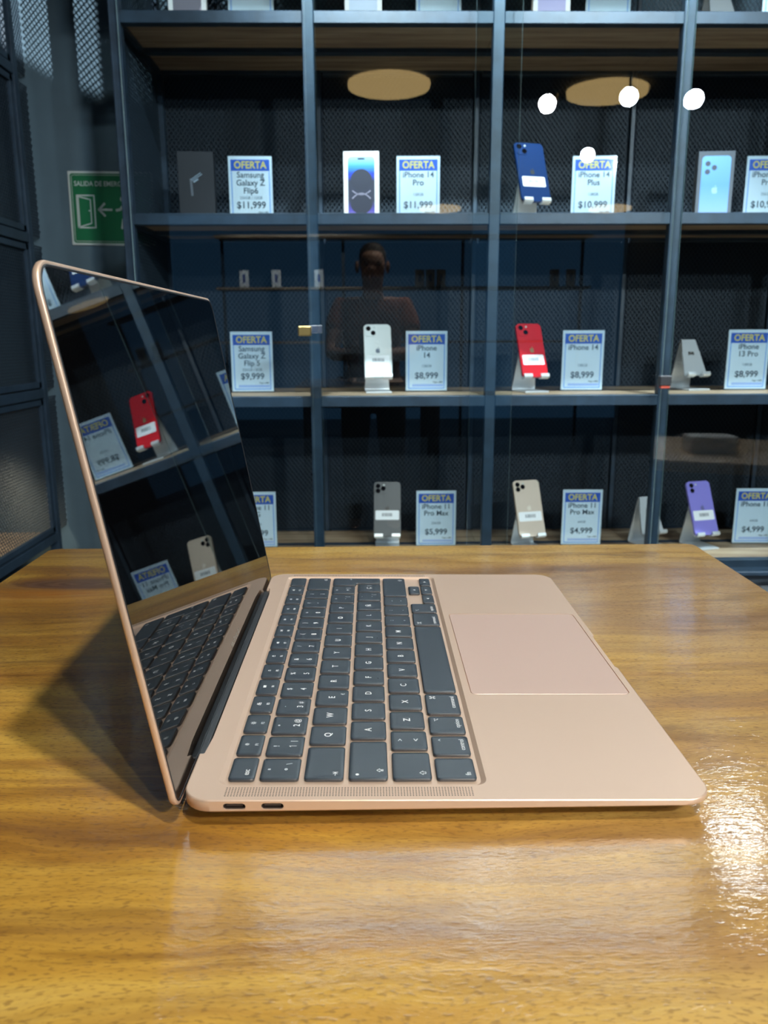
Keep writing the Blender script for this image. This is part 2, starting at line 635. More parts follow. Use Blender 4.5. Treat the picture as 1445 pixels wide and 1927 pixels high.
# ------------------------------------------------------------------ the laptop
LT = 0.012              # the deck drops towards the front
LW, LD = 304.1, 212.4   # mm
lap = thing('laptop', 'open rose gold laptop seen from its left side on the wood table', 'laptop', (0, 0, Z0))
RB = Matrix.Rotation(LT, 4, 'Y')


def deck(o, x=0.0, y=0.0, z=0.0):
    o.parent = lap
    o.location = RB @ Vector((x * MM, y * MM, z * MM))
    o.rotation_euler = (0, LT, 0)
    return o


def mmv(loop):
    return [(x * MM, y * MM, z * MM) for x, y, z in loop]


def lerp(a, b, t_):
    return a + (b - a) * t_


bm = bmesh.new()
loops = []
for ins, zf in ((13.0, lambda x: -lerp(10.6, 7.2, x / LD)), (7.0, lambda x: -lerp(9.0, 5.4, x / LD)), (2.0, lambda x: -lerp(6.4, 3.6, x / LD)),
                (.35, lambda x: -lerp(5.2, 2.7, x / LD)), (0, lambda x: -lerp(4.7, 2.2, x / LD)), (0, lambda x: -.55), (.16, lambda x: -.18), (.55, lambda x: 0)):
    loops.append(mmv([(x, y, zf(x)) for x, y in rrect(ins, LD - ins, ins, LW - ins, max(11.5 - ins * .5, 4), 8)]))
loft(bm, loops, smooth=(0, 1, 2, 3, 4, 5, 6))
base = deck(fin('base_shell', bm, M_ROSE))


def cutter(outline, z0, z1):
    b = bmesh.new()
    prism(b, [(x * MM, y * MM) for x, y in outline], z0 * MM, z1 * MM)
    c = fin('cutter', b, M_ROSE)
    c.location = base.location
    c.rotation_euler = base.rotation_euler
    c.parent = lap
    return c


def stadium(cx_, cz_, wd, h, seg=8):
    r = h / 2
    pts = []
    for k in range(seg + 1):
        a = -PI / 2 + PI * k / seg
        pts.append((cx_ + wd / 2 - r + r * math.cos(a), cz_ + r * math.sin(a)))
    for k in range(seg + 1):
        a = PI / 2 + PI * k / seg
        pts.append((cx_ - wd / 2 + r + r * math.cos(a), cz_ + r * math.sin(a)))
    return pts


KX0, KX1, KY0, KY1 = 14.3, 121.0, 12.4, 295.2
PX0, PX1, PY0, PY1 = 126.3, 208.6, 94.5, 214.8
PORTS = [(21.2, -2.65), (36.2, -2.55)]
wb = bmesh.new()
loft(wb, [[(x * MM, y * MM, z * MM) for x, y in rrect(KX0 + .3 - e, KX1 - .3 + e, KY0 + .3 - e, KY1 - .3 + e, 3.6 + e * .5, 5)] for e, z in ((0, -1.35), (2.0, .0), (2.0, 2.0))])
well = fin('cutter', wb, M_ROSE)
well.parent = lap
well.location = base.location
well.rotation_euler = base.rotation_euler
cuts = [well,
        cutter(rrect(PX0, PX1, PY0, PY1, 3.0, 5), -.8, 2),
        cutter(round_poly([(-2, 35.9), (2.3, 35.9), (3.4, 50.5), (3.4, 253.6), (2.3, 268.2), (-2, 268.2)], .6, 2), -7.5, 2),
        cutter(round_poly([(214, 126.5), (214, 177.5), (212.2, 176.9), (210.9, 174.5), (210.9, 129.5), (212.2, 127.1)], .2, 2), -4.2, 2)]
for px_, pz_ in PORTS:
    b = bmesh.new()
    sp = stadium(px_, pz_, 8.9, 2.7)
    loft(b, [mmv([(x, -2, z) for x, z in sp]), mmv([(x, 6.0, z) for x, z in sp])])
    c = fin('cutter', b, M_ROSE)
    c.parent = lap
    c.location = base.location
    c.rotation_euler = base.rotation_euler
    cuts.append(c)
bpy.context.view_layer.update()
boolean(base, cuts)
for p in base.data.polygons:      # keep the flat deck crisp
    if max(abs(c) for c in p.normal) > .9985 or p.area > 4e-4 or (abs(p.normal.z) < .95 and KX0 * MM - .003 < p.center.x < KX1 * MM + .003 and KY0 * MM - .003 < p.center.y < KY1 * MM + .003):
        p.use_smooth = False

# USB ports: liner and tongue
for px_, pz_ in PORTS:
    b = bmesh.new()
    outer, inner = stadium(px_, pz_, 8.85, 2.65), stadium(px_, pz_, 8.2, 2.0)
    loft(b, [mmv([(x, 5.8, z) for x, z in outer]), mmv([(x, .5, z) for x, z in outer]), mmv([(x, .5, z) for x, z in inner]), mmv([(x, 5.5, z) for x, z in inner])])
    prt = deck(fin('usb_port', b, M_PORT))
    b = bmesh.new()
    box(b, (px_ - 3.3) * MM, (px_ + 3.3) * MM, 1.2 * MM, 5.6 * MM, (pz_ - .33) * MM, (pz_ + .33) * MM)
    tg = fin('contact_tongue', b, mat('port_tongue', (.10, .08, .075), .4, .4), prt)

# trackpad
b = bmesh.new()
g = .38
prism(b, [(x * MM, y * MM) for x, y in rrect(PX0 + g, PX1 - g, PY0 + g, PY1 - g, 2.7, 5)], -.78 * MM, -.03 * MM, bev=.12 * MM)
deck(fin('trackpad', b, M_PAD))

# speaker grilles
for y0 in (3.0, 296.9):
    b = bmesh.new()
    nx = 84
    for i in range(nx):
        for j in range(6):
            x_, y_ = 17.0 + i * 1.19, y0 + .3 + j * 1.13 * (1 if y0 < 10 else .72)
            r = .36 if y0 < 10 else .30
            vs = [b.verts.new(((x_ + r * math.cos(k * PI / 3)) * MM, (y_ + r * math.sin(k * PI / 3)) * MM, .012 * MM)) for k in range(6)]
            b.faces.new(vs)
    deck(fin('speaker_grille', b, M_GRILLE, recalc=False))

# rubber feet
for fx in (20, 190):
    for fy in (26, LW - 26):
        b = bmesh.new()
        dz = -lerp(10.4, 7.35, fx / LD)
        bottom = (-(Z0 - TABLE_Z) / MM + fx * LT)
        cyl(b, (fx * MM, fy * MM, dz * MM), (fx * MM, fy * MM, bottom * MM), 7 * MM, 6.3 * MM, 24)
        deck(fin('rubber_foot', b, M_RUBBER))

# hinge bar
b = bmesh.new()
box(b, -1.3 * MM, 2.2 * MM, 36.6 * MM, 267.5 * MM, -7.0 * MM, -1.9 * MM, .7 * MM, seg=3)
deck(fin('hinge', b, M_RUBBER))

# keys ----------------------------------------------------------------
U = 19.3
KG = 2.5
KYS = 15.0     # left edge of the key field
ROWX = [(16.0, 27.0), (28.9, 45.2), (47.3, 63.7), (65.7, 82.1), (84.1, 100.4), (102.4, 119.0)]


def key_mesh(poly):
    """poly: CCW outline in mm round the key's centre"""
    b = bmesh.new()
    seg = 4
    L = []
    for d, z, r in ((.15, -1.25, 1.5), (0, -.32, 1.6), (.12, -.10, 1.5), (.42, .06, 1.3), (1.9, -.01, .9), (3.4, -.06, .6)):
        L.append(mmv([(x, y, z) for x, y in round_poly(inset_poly(poly, d), r, seg)]))
    loft(b, L, smooth=(1, 2, 3, 4))
    return b


ARW = {'up': [(-1.1, .8), (1.1, .8), (0, -1.0)]}


def glyph_tri(bm_, cx_, cy_, direction):
    p = {'up': [(.9, -1.1), (.9, 1.1), (-.9, 0)], 'down': [(-.9, -1.1), (.9, 0), (-.9, 1.1)],
         'left': [(-1.1, .9), (0, -.9), (1.1, .9)], 'right': [(-1.1, -.9), (0, .9), (1.1, -.9)]}[direction]
    if direction == 'down':
        p = [(-.9, 1.1), (-.9, -1.1), (.9, 0)]
    prism(bm_, [((cx_ + x) * MM, (cy_ + y) * MM) for x, y in p], KEYTOP * MM, (KEYTOP + .03) * MM)


KEYTOP = .02
RT = Matrix.Rotation(PI / 2, 4, 'Z')    # reading direction of the key legends: along +y, tops towards the hinge


def legend_text(bm_, s, x, y, size, bold=.0, align='CENTER'):
    tb = text_bm(s, size * MM, bold, .015 * MM, None, align)
    join_bm(bm_, tb, Matrix.Translation((x * MM, y * MM, KEYTOP * MM)) @ RT)


def legend_strokes(bm_, strokes, x, y, wdt=.28, sc=1.0):
    """strokes in a reading frame: u to the right (+y of the laptop), v up (-x of the laptop)"""
    for s in strokes:
        pts = [((x - v * sc) * MM, (y + u * sc) * MM) for u, v in s]
        ribbon(bm_, pts, wdt * MM, (KEYTOP - .01) * MM, (KEYTOP + .03) * MM)


def circ(cx_, cy_, r, n=10, a0=0, a1=360):
    return [(cx_ + r * math.cos(math.radians(a0 + (a1 - a0) * k / n)), cy_ + r * math.sin(math.radians(a0 + (a1 - a0) * k / n))) for k in range(n + 1)]


def rays(n, r0, r1):
    return [[(r0 * math.cos(2 * PI * k / n), r0 * math.sin(2 * PI * k / n)), (r1 * math.cos(2 * PI * k / n), r1 * math.sin(2 * PI * k / n))] for k in range(n)]


def rect_s(x0, y0, x1, y1):
    return [(x0, y0), (x1, y0), (x1, y1), (x0, y1), (x0, y0)]


ICON = {
    'sun_small': [circ(0, 0, .55)] + rays(8, .95, 1.25),
    'sun': [circ(0, 0, .7)] + rays(8, 1.1, 1.7),
    'windows': [rect_s(-1.7, -.9, -.3, .2), rect_s(.1, -1.1, 1.5, .1), rect_s(-1.1, .5, .6, 1.3)],
    'grid': [rect_s(-1.6 + 1.15 * i, -.9 + 1.0 * j, -.85 + 1.15 * i, -.25 + 1.0 * j) for i in range(3) for j in range(2)],
    'one': [[(-.62, .95), (.12, 1.45), (.12, -1.45)]],
    'glow_small': [[(-.9, -.7), (.9, -.7)]] + [[(.5 * math.cos(a), .5 * math.sin(a)), (.9 * math.cos(a), .9 * math.sin(a))] for a in (0.2, .9, 1.57, 2.24, 2.94)],
    'glow': [[(-1.2, -.8), (1.2, -.8)]] + [[(.6 * math.cos(a), .6 * math.sin(a)), (1.3 * math.cos(a), 1.3 * math.sin(a))] for a in (0.2, .9, 1.57, 2.24, 2.94)],
    'rewind': [[(.0, .9), (-1.5, 0), (0, -.9), (0, .9)], [(1.5, .9), (0, 0), (1.5, -.9), (1.5, .9)]],
    'play': [[(-1.3, .9), (.1, 0), (-1.3, -.9), (-1.3, .9)], [(.7, .9), (.7, -.9)], [(1.3, .9), (1.3, -.9)]],
    'forward': [[(0, .9), (1.5, 0), (0, -.9), (0, .9)], [(-1.5, .9), (0, 0), (-1.5, -.9), (-1.5, .9)]],
    'mute': [[(-.9, .4), (-.3, .4), (.5, 1.0), (.5, -1.0), (-.3, -.4), (-.9, -.4), (-.9, .4)]],
    'quiet': [[(-1.1, .4), (-.5, .4), (.3, 1.0), (.3, -1.0), (-.5, -.4), (-1.1, -.4), (-1.1, .4)], circ(.3, 0, .8, 5, -45, 45)],
    'loud': [[(-1.3, .4), (-.7, .4), (.1, 1.0), (.1, -1.0), (-.7, -.4), (-1.3, -.4), (-1.3, .4)], circ(.1, 0, .8, 5, -45, 45), circ(.1, 0, 1.4, 6, -45, 45)],
    'tab': [[(-1.2, 0), (1.0, 0)], [(.2, .8), (1.0, 0), (.2, -.8)], [(1.35, 1.0), (1.35, -1.0)]],
    'caps': [[(-1.2, .1), (0, 1.3), (1.2, .1), (.55, .1), (.55, -.5), (-.55, -.5), (-.55, .1), (-1.2, .1)], rect_s(-.55, -1.3, .55, -.85)],
    'shift': [[(-1.3, 0), (0, 1.3), (1.3, 0), (.6, 0), (.6, -1.1), (-.6, -1.1), (-.6, 0), (-1.3, 0)]],
    'command': [[(-.5, -.9), (-.5, .9)], [(.5, -.9), (.5, .9)], [(-.9, .5), (.9, .5)], [(-.9, -.5), (.9, -.5)]] +
               [circ(sx * .88, sy * .88, .38, 8) for sx in (-1, 1) for sy in (-1, 1)],
    'option': [[(-1.3, .9), (-.5, .9), (.5, -.9), (1.3, -.9)], [(.3, .9), (1.3, .9)]],
    'control': [[(-.8, -.3), (0, .6), (.8, -.3)]],
    'return': [[(1.3, 1.0), (1.3, -.2), (-1.0, -.2)], [(-.3, .6), (-1.1, -.2), (-.3, -1.0)]],
    'delete': [[(-1.5, 0), (-.6, .9), (1.5, .9), (1.5, -.9), (-.6, -.9), (-1.5, 0)], [(0, .45), (.9, -.45)], [(0, -.45), (.9, .45)]],
}
KEYS = []   # (row, u0, u1, legends)


def letter(ch, extra=None):
    L = [('t', ch, 0, 0, 4.6, .012)]
    if extra:
        L.append(('t', extra, 5.4, 3.6, 2.6, 0))
    if ch in 'FJ':
        L.append(('bar', 5.0))
    return L


def dual(up_, lo, third=None):
    if lo == '1':
        return [('t', up_, -3.9, -.6, 3.7, .01), ('i', 'one', 3.3, -.6, 1.05), ('t', third, 3.3, 3.7, 3.6, .0)]
    L = [('t', up_, -3.9 if third is None else -3.9, 0, 3.7, .01), ('t', lo, 3.3, 0, 4.3, .012)]
    if third:
        L = [('t', up_, -3.9, -.6, 3.7, .01), ('t', lo, 3.3, -.6, 4.3, .012), ('t', third, 3.3, 3.7, 3.6, .0)]
    return L


FROW = [('esc',), ('sun_small', 'F1'), ('sun', 'F2'), ('windows', 'F3'), ('grid', 'F4'), ('glow_small', 'F5'), ('glow', 'F6'), ('rewind', 'F7'),
        ('play', 'F8'), ('forward', 'F9'), ('mute', 'F10'), ('quiet', 'F11'), ('loud', 'F12'), ()]
fu = 14.5 / 14
for i, f in enumerate(FROW):
    L = []
    if len(f) == 1:
        L = [('t', 'esc', 1.6, -3.2, 3.4, .01)]
    elif len(f) == 2:
        L = [('i', f[0], -1.7, 0, .75), ('t', f[1], 2.7, 0, 2.1, .01)]
    KEYS.append((0, i * fu, (i + 1) * fu, L))
NUM = [('ª', 'º', '\\'), ('!', '1', '|'), ('"', '2', '@'), ('·', '3', '#'), ('$', '4'), ('%', '5'), ('&', '6'), ('/', '7'), ('(', '8'), (')', '9'), ('=', '0'), ('?', "'"), ('¿', '¡')]
for i, k in enumerate(NUM):
    KEYS.append((1, i, i + 1, dual(*k)))
KEYS.append((1, 13, 14.5, [('i', 'delete', 4.6, 9.0, 1.0)]))
KEYS.append((2, 0, 1.5, [('i', 'tab', 4.6, -9.2, 1.05)]))
for i, ch in enumerate('QWERTYUIOP'):
    KEYS.append((2, 1.5 + i, 2.5 + i, letter(ch, '€' if ch == 'E' else None)))
KEYS.append((2, 11.5, 12.5, dual('^', '`', '[')))
KEYS.append((2, 12.5, 13.5, dual('*', '+', ']')))
KEYS.append((3, 0, 1.75, [('i', 'caps', 4.9, -8.8, 1.0), ('dot', -4.6, -12.0)]))
for i, ch in enumerate('ASDFGHJKLÑ'):
    KEYS.append((3, 1.75 + i, 2.75 + i, letter(ch)))
KEYS.append((3, 11.75, 12.75, dual('¨', '´', '{')))
KEYS.append((3, 12.75, 13.75, [('t', 'Ç', 0, -.6, 4.4, .012), ('t', '}', 0, 4.6, 3.4, 0)]))
KEYS.append((4, 0, 1.25, [('i', 'shift', 4.6, -6.0, 1.05)]))
KEYS.append((4, 1.25, 2.25, dual('>', '<')))
for i, ch in enumerate('ZXCVBNM'):
    KEYS.append((4, 2.25 + i, 3.25 + i, letter(ch)))
for i, k in enumerate(((';', ','), (':', '.'), ('_', '-'))):
    KEYS.append((4, 9.25 + i, 10.25 + i, dual(*k)))
KEYS.append((4, 12.25, 14.5, [('i', 'shift', 4.6, 15.2, 1.05)]))
KEYS.append((5, 0, 1, [('t', 'fn', 5.2, -4.2, 3.3, .01)]))
KEYS.append((5, 1, 2, [('i', 'control', -4.6, 4.6, .95), ('t', 'control', 5.2, 0.6, 3.2, .0)]))
KEYS.append((5, 2, 3, [('i', 'option', -4.6, 4.6, .9), ('t', 'option', 5.2, 1.2, 3.2, .0)]))
KEYS.append((5, 3, 4.25, [('i', 'command', -4.6, 6.8, 1.1), ('t', 'command', 5.2, 1.8, 3.2, .0)]))
KEYS.append((5, 4.25, 9.25, []))
KEYS.append((5, 9.25, 10.5, [('i', 'command', -4.6, -6.8, 1.1), ('t', 'command', 5.2, -1.8, 3.2, .0)]))
KEYS.append((5, 10.5, 11.5, [('i', 'option', -4.6, -4.6, .9), ('t', 'option', 5.2, -1.2, 3.2, .0)]))


def make_key(name, poly, legends):
    xs = [p[0] for p in poly]
    ys = [p[1] for p in poly]
    cx_, cy_ = (min(xs) + max(xs)) / 2, (min(ys) + max(ys)) / 2
    b = key_mesh([(x - cx_, y - cy_) for x, y in poly])
    k = deck(fin(name, b, M_KEY, recalc=True), cx_, cy_, .1)
    if legends:
        lb = bmesh.new()
        for l in legends:
            if l[0] == 't':
                legend_text(lb, l[1], l[2], l[3], l[4], l[5])
            elif l[0] == 'i':
                legend_strokes(lb, ICON[l[1]], l[2], l[3], .26, l[4])
            elif l[0] == 'dot':
                prism(lb, [((l[1] + .75 * math.cos(2 * PI * q / 12)) * MM, (l[2] + .75 * math.sin(2 * PI * q / 12)) * MM) for q in range(12)], (KEYTOP - .01) * MM, (KEYTOP + .03) * MM)
            elif l[0] == 'tri':
                glyph_tri(lb, l[2], l[3], l[1])
        if len(lb.verts):
            fin('legend', lb, M_LEG, k, recalc=False)
        else:
            lb.free()
        for l in legends:
            if l[0] == 'bar':
                rb = bmesh.new()
                box(rb, (l[1] - .25) * MM, (l[1] + .25) * MM, -1.5 * MM, 1.5 * MM, -.05 * MM, .22 * MM)
                fin('home_ridge', rb, M_KEY, k)
    return k


def rect_key(row, u0, u1, x0=None, x1=None):
    a, c = ROWX[row]
    x0 = a if x0 is None else x0
    x1 = c if x1 is None else x1
    y0, y1 = KYS + u0 * U, KYS + u1 * U - KG
    return [(x0, y0), (x1, y0), (x1, y1), (x0, y1)]


for row, u0, u1, leg in KEYS:
    nm = 'space_bar' if (row == 5 and u0 == 4.25) else 'key'
    make_key(nm, rect_key(row, u0, u1), leg)
# the L-shaped return key spans two rows
ya, yb, yc = KYS + 13.5 * U, KYS + 13.75 * U, KYS + 14.5 * U - KG
make_key('return_key', [(ROWX[2][0], ya), (ROWX[2][1] + .6, ya), (ROWX[2][1] + .6, yb), (ROWX[3][1], yb), (ROWX[3][1], yc), (ROWX[2][0], yc)], [('i', 'return', -4.5, 6.0, 1.1)])
xm = (ROWX[5][0] + ROWX[5][1]) / 2
for u0, half, d in ((11.5, 1, 'left'), (12.5, 0, 'up'), (12.5, 1, 'down'), (13.5, 1, 'right')):
    x0, x1 = (ROWX[5][0], xm - .5) if half == 0 else (xm + .5, ROWX[5][1])
    make_key('arrow_key', rect_key(5, u0, u0 + 1, x0, x1), [('tri', d, 0, 0)])

# lid ------------------------------------------------------------------
LA = 0.1718
LH = 207.2
HX = -1.7


def lidpart(o):
    o.parent = lap
    o.location = (HX * MM, 0, 0)
    o.rotation_euler = (0, -LA, 0)
    return o


b = bmesh.new()
VB = -4.2


def lid_loop(ins, wz, r):
    pts = round_poly([(ins, VB + ins), (LW - ins, VB + ins), (LW - ins, LH - ins), (ins, LH - ins)], [max(5.5 - ins, 1.2), max(5.5 - ins, 1.2), max(11.5 - ins * .8, 2), max(11.5 - ins * .8, 2)], 8)
    return mmv([(wz, y, v) for y, v in pts])


loft(b, [lid_loop(6.0, -3.5, 0), lid_loop(2.2, -3.2, 0), lid_loop(.7, -2.7, 0), lid_loop(.1, -1.9, 0), lid_loop(0, -.55, 0), lid_loop(.25, -.12, 0), lid_loop(.6, 0, 0), lid_loop(1.3, 0, 0), lid_loop(1.3, -1.2, 0)],
     smooth=(0, 1, 2, 3, 4, 5))
lidpart(fin('lid_shell', b, M_ROSE))
b = bmesh.new()
loft(b, [lid_loop(1.35, -1.15, 0), lid_loop(1.35, .1, 0), lid_loop(1.5, .28, 0), lid_loop(1.9, .3, 0), lid_loop(2.3, .05, 0), lid_loop(2.3, -1.1, 0)], cap0=False, cap1=False, smooth=(0, 1, 2, 3, 4))
lidpart(fin('screen_gasket', b, M_RUBBER))
b = bmesh.new()
loft(b, [lid_loop(2.3, -1.15, 0), lid_loop(2.3, .02, 0), lid_loop(2.4, .06, 0)])
scr = lidpart(fin('display', b, M_SCREEN))
# the maker's lettering on the lower bezel, lying along the hinge
RL = Matrix(((0, 0, 1, 0), (1, 0, 0, 0), (0, 1, 0, 0), (0, 0, 0, 1)))
lettering('bezel_lettering', 'MacBook Air', 5.2 * MM, mat('bezel_grey_print', (.22, .20, .17), .4), scr,
          Matrix.Translation((.075 * MM, LW / 2 * MM, 8.2 * MM)) @ RL, .01, ext=.00002)
b = bmesh.new()
for (u0, u1) in ((30, 274),):
    prism(b, [(x, y) for x, y in rrect(-2.6 * MM, -.2 * MM, u0 * MM, u1 * MM, .3 * MM, 2)], (VB - .6) * MM, (VB + .4) * MM)
lidpart(fin('hinge_cover', b, M_RUBBER))

# ------------------------------------------------------------------ expanded mesh panels


def mesh_panel_data(wd, ht, cw=.0125, ch=.0165, sw=.0022, th=.0016):
    """diamond lattice of flat strands clipped to a w x h rectangle in the x-z plane, y = 0"""
    b = bmesh.new()
    dirs = []
    for sgn in (1, -1):
        d = Vector((cw / 2, sgn * ch / 2)).normalized()
        nrm = Vector((-d.y, d.x))
        step = abs(Vector((cw, 0)).dot(nrm))
        reach = abs(nrm.x) * wd + abs(nrm.y) * ht
        c0 = min(nrm.x * a + nrm.y * c for a in (0, wd) for c in (0, ht))
        k = 0
        while k * step < reach:
            off = c0 + k * step + .001
            k += 1
            # clip line {p: p.nrm = off} to the rectangle
            p0 = nrm * off
            t0, t1 = -1e9, 1e9
            for ax, hi in ((0, wd), (1, ht)):
                if abs(d[ax]) < 1e-9:
                    continue
                a, c = (0 - p0[ax]) / d[ax], (hi - p0[ax]) / d[ax]
                t0, t1 = max(t0, min(a, c)), min(t1, max(a, c))
            if t1 - t0 < .004:
                continue
            A, B = p0 + d * t0, p0 + d * t1
            hw = nrm * sw / 2
            yo = 0 if sgn > 0 else th * .6
            q = [A - hw, B - hw, B + hw, A + hw]
            loft(b, [[(p.x, yo - th / 2, p.y) for p in q], [(p.x, yo + th / 2, p.y) for p in q]])
    bmesh.ops.recalc_face_normals(b, faces=b.faces[:])
    me = bpy.data.meshes.new('mesh_panel')
    b.to_mesh(me)
    b.free()
    me.materials.append(M_MESH)
    return me


PITCH_X, PITCH_Z = .4263, .4235
POSTX = [-.484 + PITCH_X * i for i in range(6)]
SHZ = [-.388 + Z0 + PITCH_Z * i for i in range(5)]      # tops of the shelves
YF, YB = 1.668, 2.045
TUBE = .0255
TOPZ = SHZ[4] + .0
shelf = thing('display_shelving', 'tall blue-black steel shelving with wood shelves and glass fronts full of phones', 'shelving', (POSTX[0], YF, 0))
ox, oy = POSTX[0], YF


def part(name, bm_, m, root, off, **kw):
    return fin(name, bm_, m, root, loc=(-off[0], -off[1], -off[2] if len(off) > 2 else 0), **kw)


# posts: front and back
for k, px_ in enumerate(POSTX):
    for y0 in (YF, YB - TUBE):
        b = bmesh.new()
        hw = TUBE / 2 if (y0 == YF or k in (0, 5)) else .006
        box(b, px_ - hw, px_ + hw, y0 if hw > .01 else YB - .012, y0 + TUBE, 0, TOPZ + .05, .0015)
        part('post', b, M_STEEL, shelf, (ox, oy))
for i in range(5):
    x0, x1 = POSTX[i] + TUBE / 2, POSTX[i + 1] - TUBE / 2
    for j, z in enumerate(SHZ):
        for y0 in (YF, YB - TUBE):
            b = bmesh.new()
            box(b, x0, x1, y0, y0 + TUBE, z - TUBE, z, .0012)
            part('rail', b, M_STEEL, shelf, (ox, oy))
        # two planks and the steel bar between them
        for (ya_, yb_) in ((YF + TUBE, 1.852), (1.880, YB - TUBE)):
            b = bmesh.new()
            box(b, POSTX[i] + .0002, POSTX[i + 1] - .0002, ya_, yb_, z - .016, z - .001, .0006)
            part('shelf_plank', b, M_BOARD, shelf, (ox, oy))
        b = bmesh.new()
        box(b, POSTX[i] + .0002, POSTX[i + 1] - .0002, 1.8522, 1.8798, z - TUBE, z - .001)
        part('cross_bar', b, M_STEEL, shelf, (ox, oy))
for px_ in (POSTX[0], POSTX[-1]):
    for z in SHZ:
        b = bmesh.new()
        box(b, px_ - TUBE / 2, px_ + TUBE / 2, YF + TUBE, YB - TUBE, z - TUBE, z)
        part('side_rail', b, M_STEEL, shelf, (ox, oy))
mp_back = mesh_panel_data(PITCH_X - TUBE, PITCH_Z - TUBE)
mp_side = mesh_panel_data(YB - YF - 2 * TUBE, PITCH_Z - TUBE)
for i in range(5):
    for j in range(4):
        link('mesh_panel', mp_back, M_MESH, shelf, (POSTX[i] + TUBE / 2 - ox, YB - .006 - oy, SHZ[j]))
for j in range(4):
    for px_ in (POSTX[0], POSTX[-1]):
        link('mesh_panel', mp_side, M_MESH, shelf, (px_ - ox, YF + TUBE - oy, SHZ[j]), (0, 0, PI / 2))
M_BACK_SHADE = mat('dark_back_shade', (.004, .012, .024), .7)  # added dark sheets darken the shelf backs in place of shade
for i in range(5):
    for j in range(3):
        b = bmesh.new()
        box(b, POSTX[i] + .007, POSTX[i + 1] - .007, YB + .001, YB + .007, SHZ[j] - .01, SHZ[j + 1] - .012)
        part('shade_panel', b, M_BACK_SHADE, shelf, (ox, oy))
# grey kick panels below the lowest shelf
M_KICK = mat('grey_drawer_front', (.28, .33, .38), .5)
for i in range(5):
    b = bmesh.new()
    box(b, POSTX[i] + .245 if i == 3 else POSTX[i] + TUBE / 2 + .004, POSTX[i + 1] - TUBE / 2 - .004, YF + .05, YF + .068, .06, SHZ[0] - .035, .002)
    part('lower_panel', b, M_KICK, shelf, (ox, oy))
# sliding glass doors in two tracks before the frame
for (x0, x1, y0) in ((-.470, -.040, 1.642), (-.062, .415, 1.630), (.315, .800, 1.642), (.776, 1.25, 1.630), (1.22, 1.66, 1.642)):
    b = bmesh.new()
    box(b, x0, x1, y0, y0 + .005, SHZ[0] - .02, TOPZ - .004)
    for f in b.faces:
        f.material_index = 1 if abs(f.calc_center_median().y - y0 - .0025) < .001 else 0
    part('glass_door', b, [M_GLASS, M_EDGE], shelf, (ox, oy))
for z in (SHZ[0] - .030, TOPZ - .004):
    b = bmesh.new()
    box(b, POSTX[0], POSTX[-1], 1.624, YF, z, z + .010, .001)
    part('door_track', b, M_STEEL, shelf, (ox, oy))

# the small locks on the doors
b0 = thing('door_lock', 'small brass and chrome lock clamped on the glass left of the white phone', 'lock', (-.062, 1.624, .172 + Z0 + .024))
b = bmesh.new()
box(b, -.006, .026, .0, .004, -.010, .008, .001)
cyl(b, (.012, -.010, 0), (.012, .001, 0), .006, .006, 16)
fin('lock_plate', b, M_CHROME, b0)
b = bmesh.new()
box(b, -.030, .000, -.012, .003, -.016, .006, .002)
fin('lock_body', b, M_BRASS, b0)
b0 = thing('door_lock', 'small black lock with a red catch on the post beside the empty stand', 'lock', (.778, 1.612, .118 + Z0 - .046))
b = bmesh.new()
box(b, -.013, .015, 0, .016, -.012, .012, .002)
fin('lock_body', b, M_BLACK, b0)
b = bmesh.new()
box(b, -.010, .012, .001, .014, -.018, -.0121, .001)
fin('catch', b, mat('red_catch', (.45, .07, .04), .4), b0)

# ------------------------------------------------------------------ mesh cabinet on the left
LXF = -.858
cab = thing('mesh_cabinet', 'dark steel cabinet with mesh sides running along the left wall', 'cabinet', (LXF, YB, 0))
cabY = [YB - TUBE / 2 - PITCH_X * i for i in range(5)]
lx0 = -1.235
for y_ in cabY:
    for x0 in (LXF - TUBE, lx0):
        b = bmesh.new()
        box(b, x0, x0 + TUBE, y_ - TUBE / 2, y_ + TUBE / 2, 0, TOPZ + .05, .0015)
        part('post', b, M_STEEL, cab, (LXF, YB))
for i in range(4):
    y1, y0 = cabY[i] - TUBE / 2, cabY[i + 1] + TUBE / 2
    for z in SHZ:
        b = bmesh.new()
        box(b, LXF - TUBE, LXF, y0, y1, z - TUBE, z, .0012)
        part('rail', b, M_STEEL, cab, (LXF, YB))
        b = bmesh.new()
        if z == SHZ[4]:      # the cabinet is open at the top
            b.free()
            continue
        box(b, lx0 + TUBE, LXF - TUBE, y0 - .01, y1 + .01, z - .016, z - .001)
        part('shelf_plank', b, M_BOARD, cab, (LXF, YB))
    for j in range(4):
        # each mesh leaf has its own thin frame
        b = bmesh.new()
        z0, z1 = SHZ[j] + .004, SHZ[j + 1] - TUBE - .004
        for a in ((y0 + .003, y1 - .003, z0, z0 + .016), (y0 + .003, y1 - .003, z1 - .016, z1), (y0 + .003, y0 + .019, z0, z1), (y1 - .019, y1 - .003, z0, z1)):
            box(b, LXF - .018, LXF - .004, a[0], a[1], a[2], a[3], .001)
        part('leaf_frame', b, M_STEEL, cab, (LXF, YB))
        link('mesh_panel', mp_back, M_MESH, cab, (-.012, y0 - YB, SHZ[j]), (0, 0, PI / 2))

mp_filler = mesh_panel_data(.080, PITCH_Z - TUBE)  # added filler mesh, patterns the light falling on the wall beside the post
for j in range(4):
    link('mesh_panel', mp_filler, M_MESH, cab, (-.012, .002, SHZ[j]), (0, 0, PI / 2))

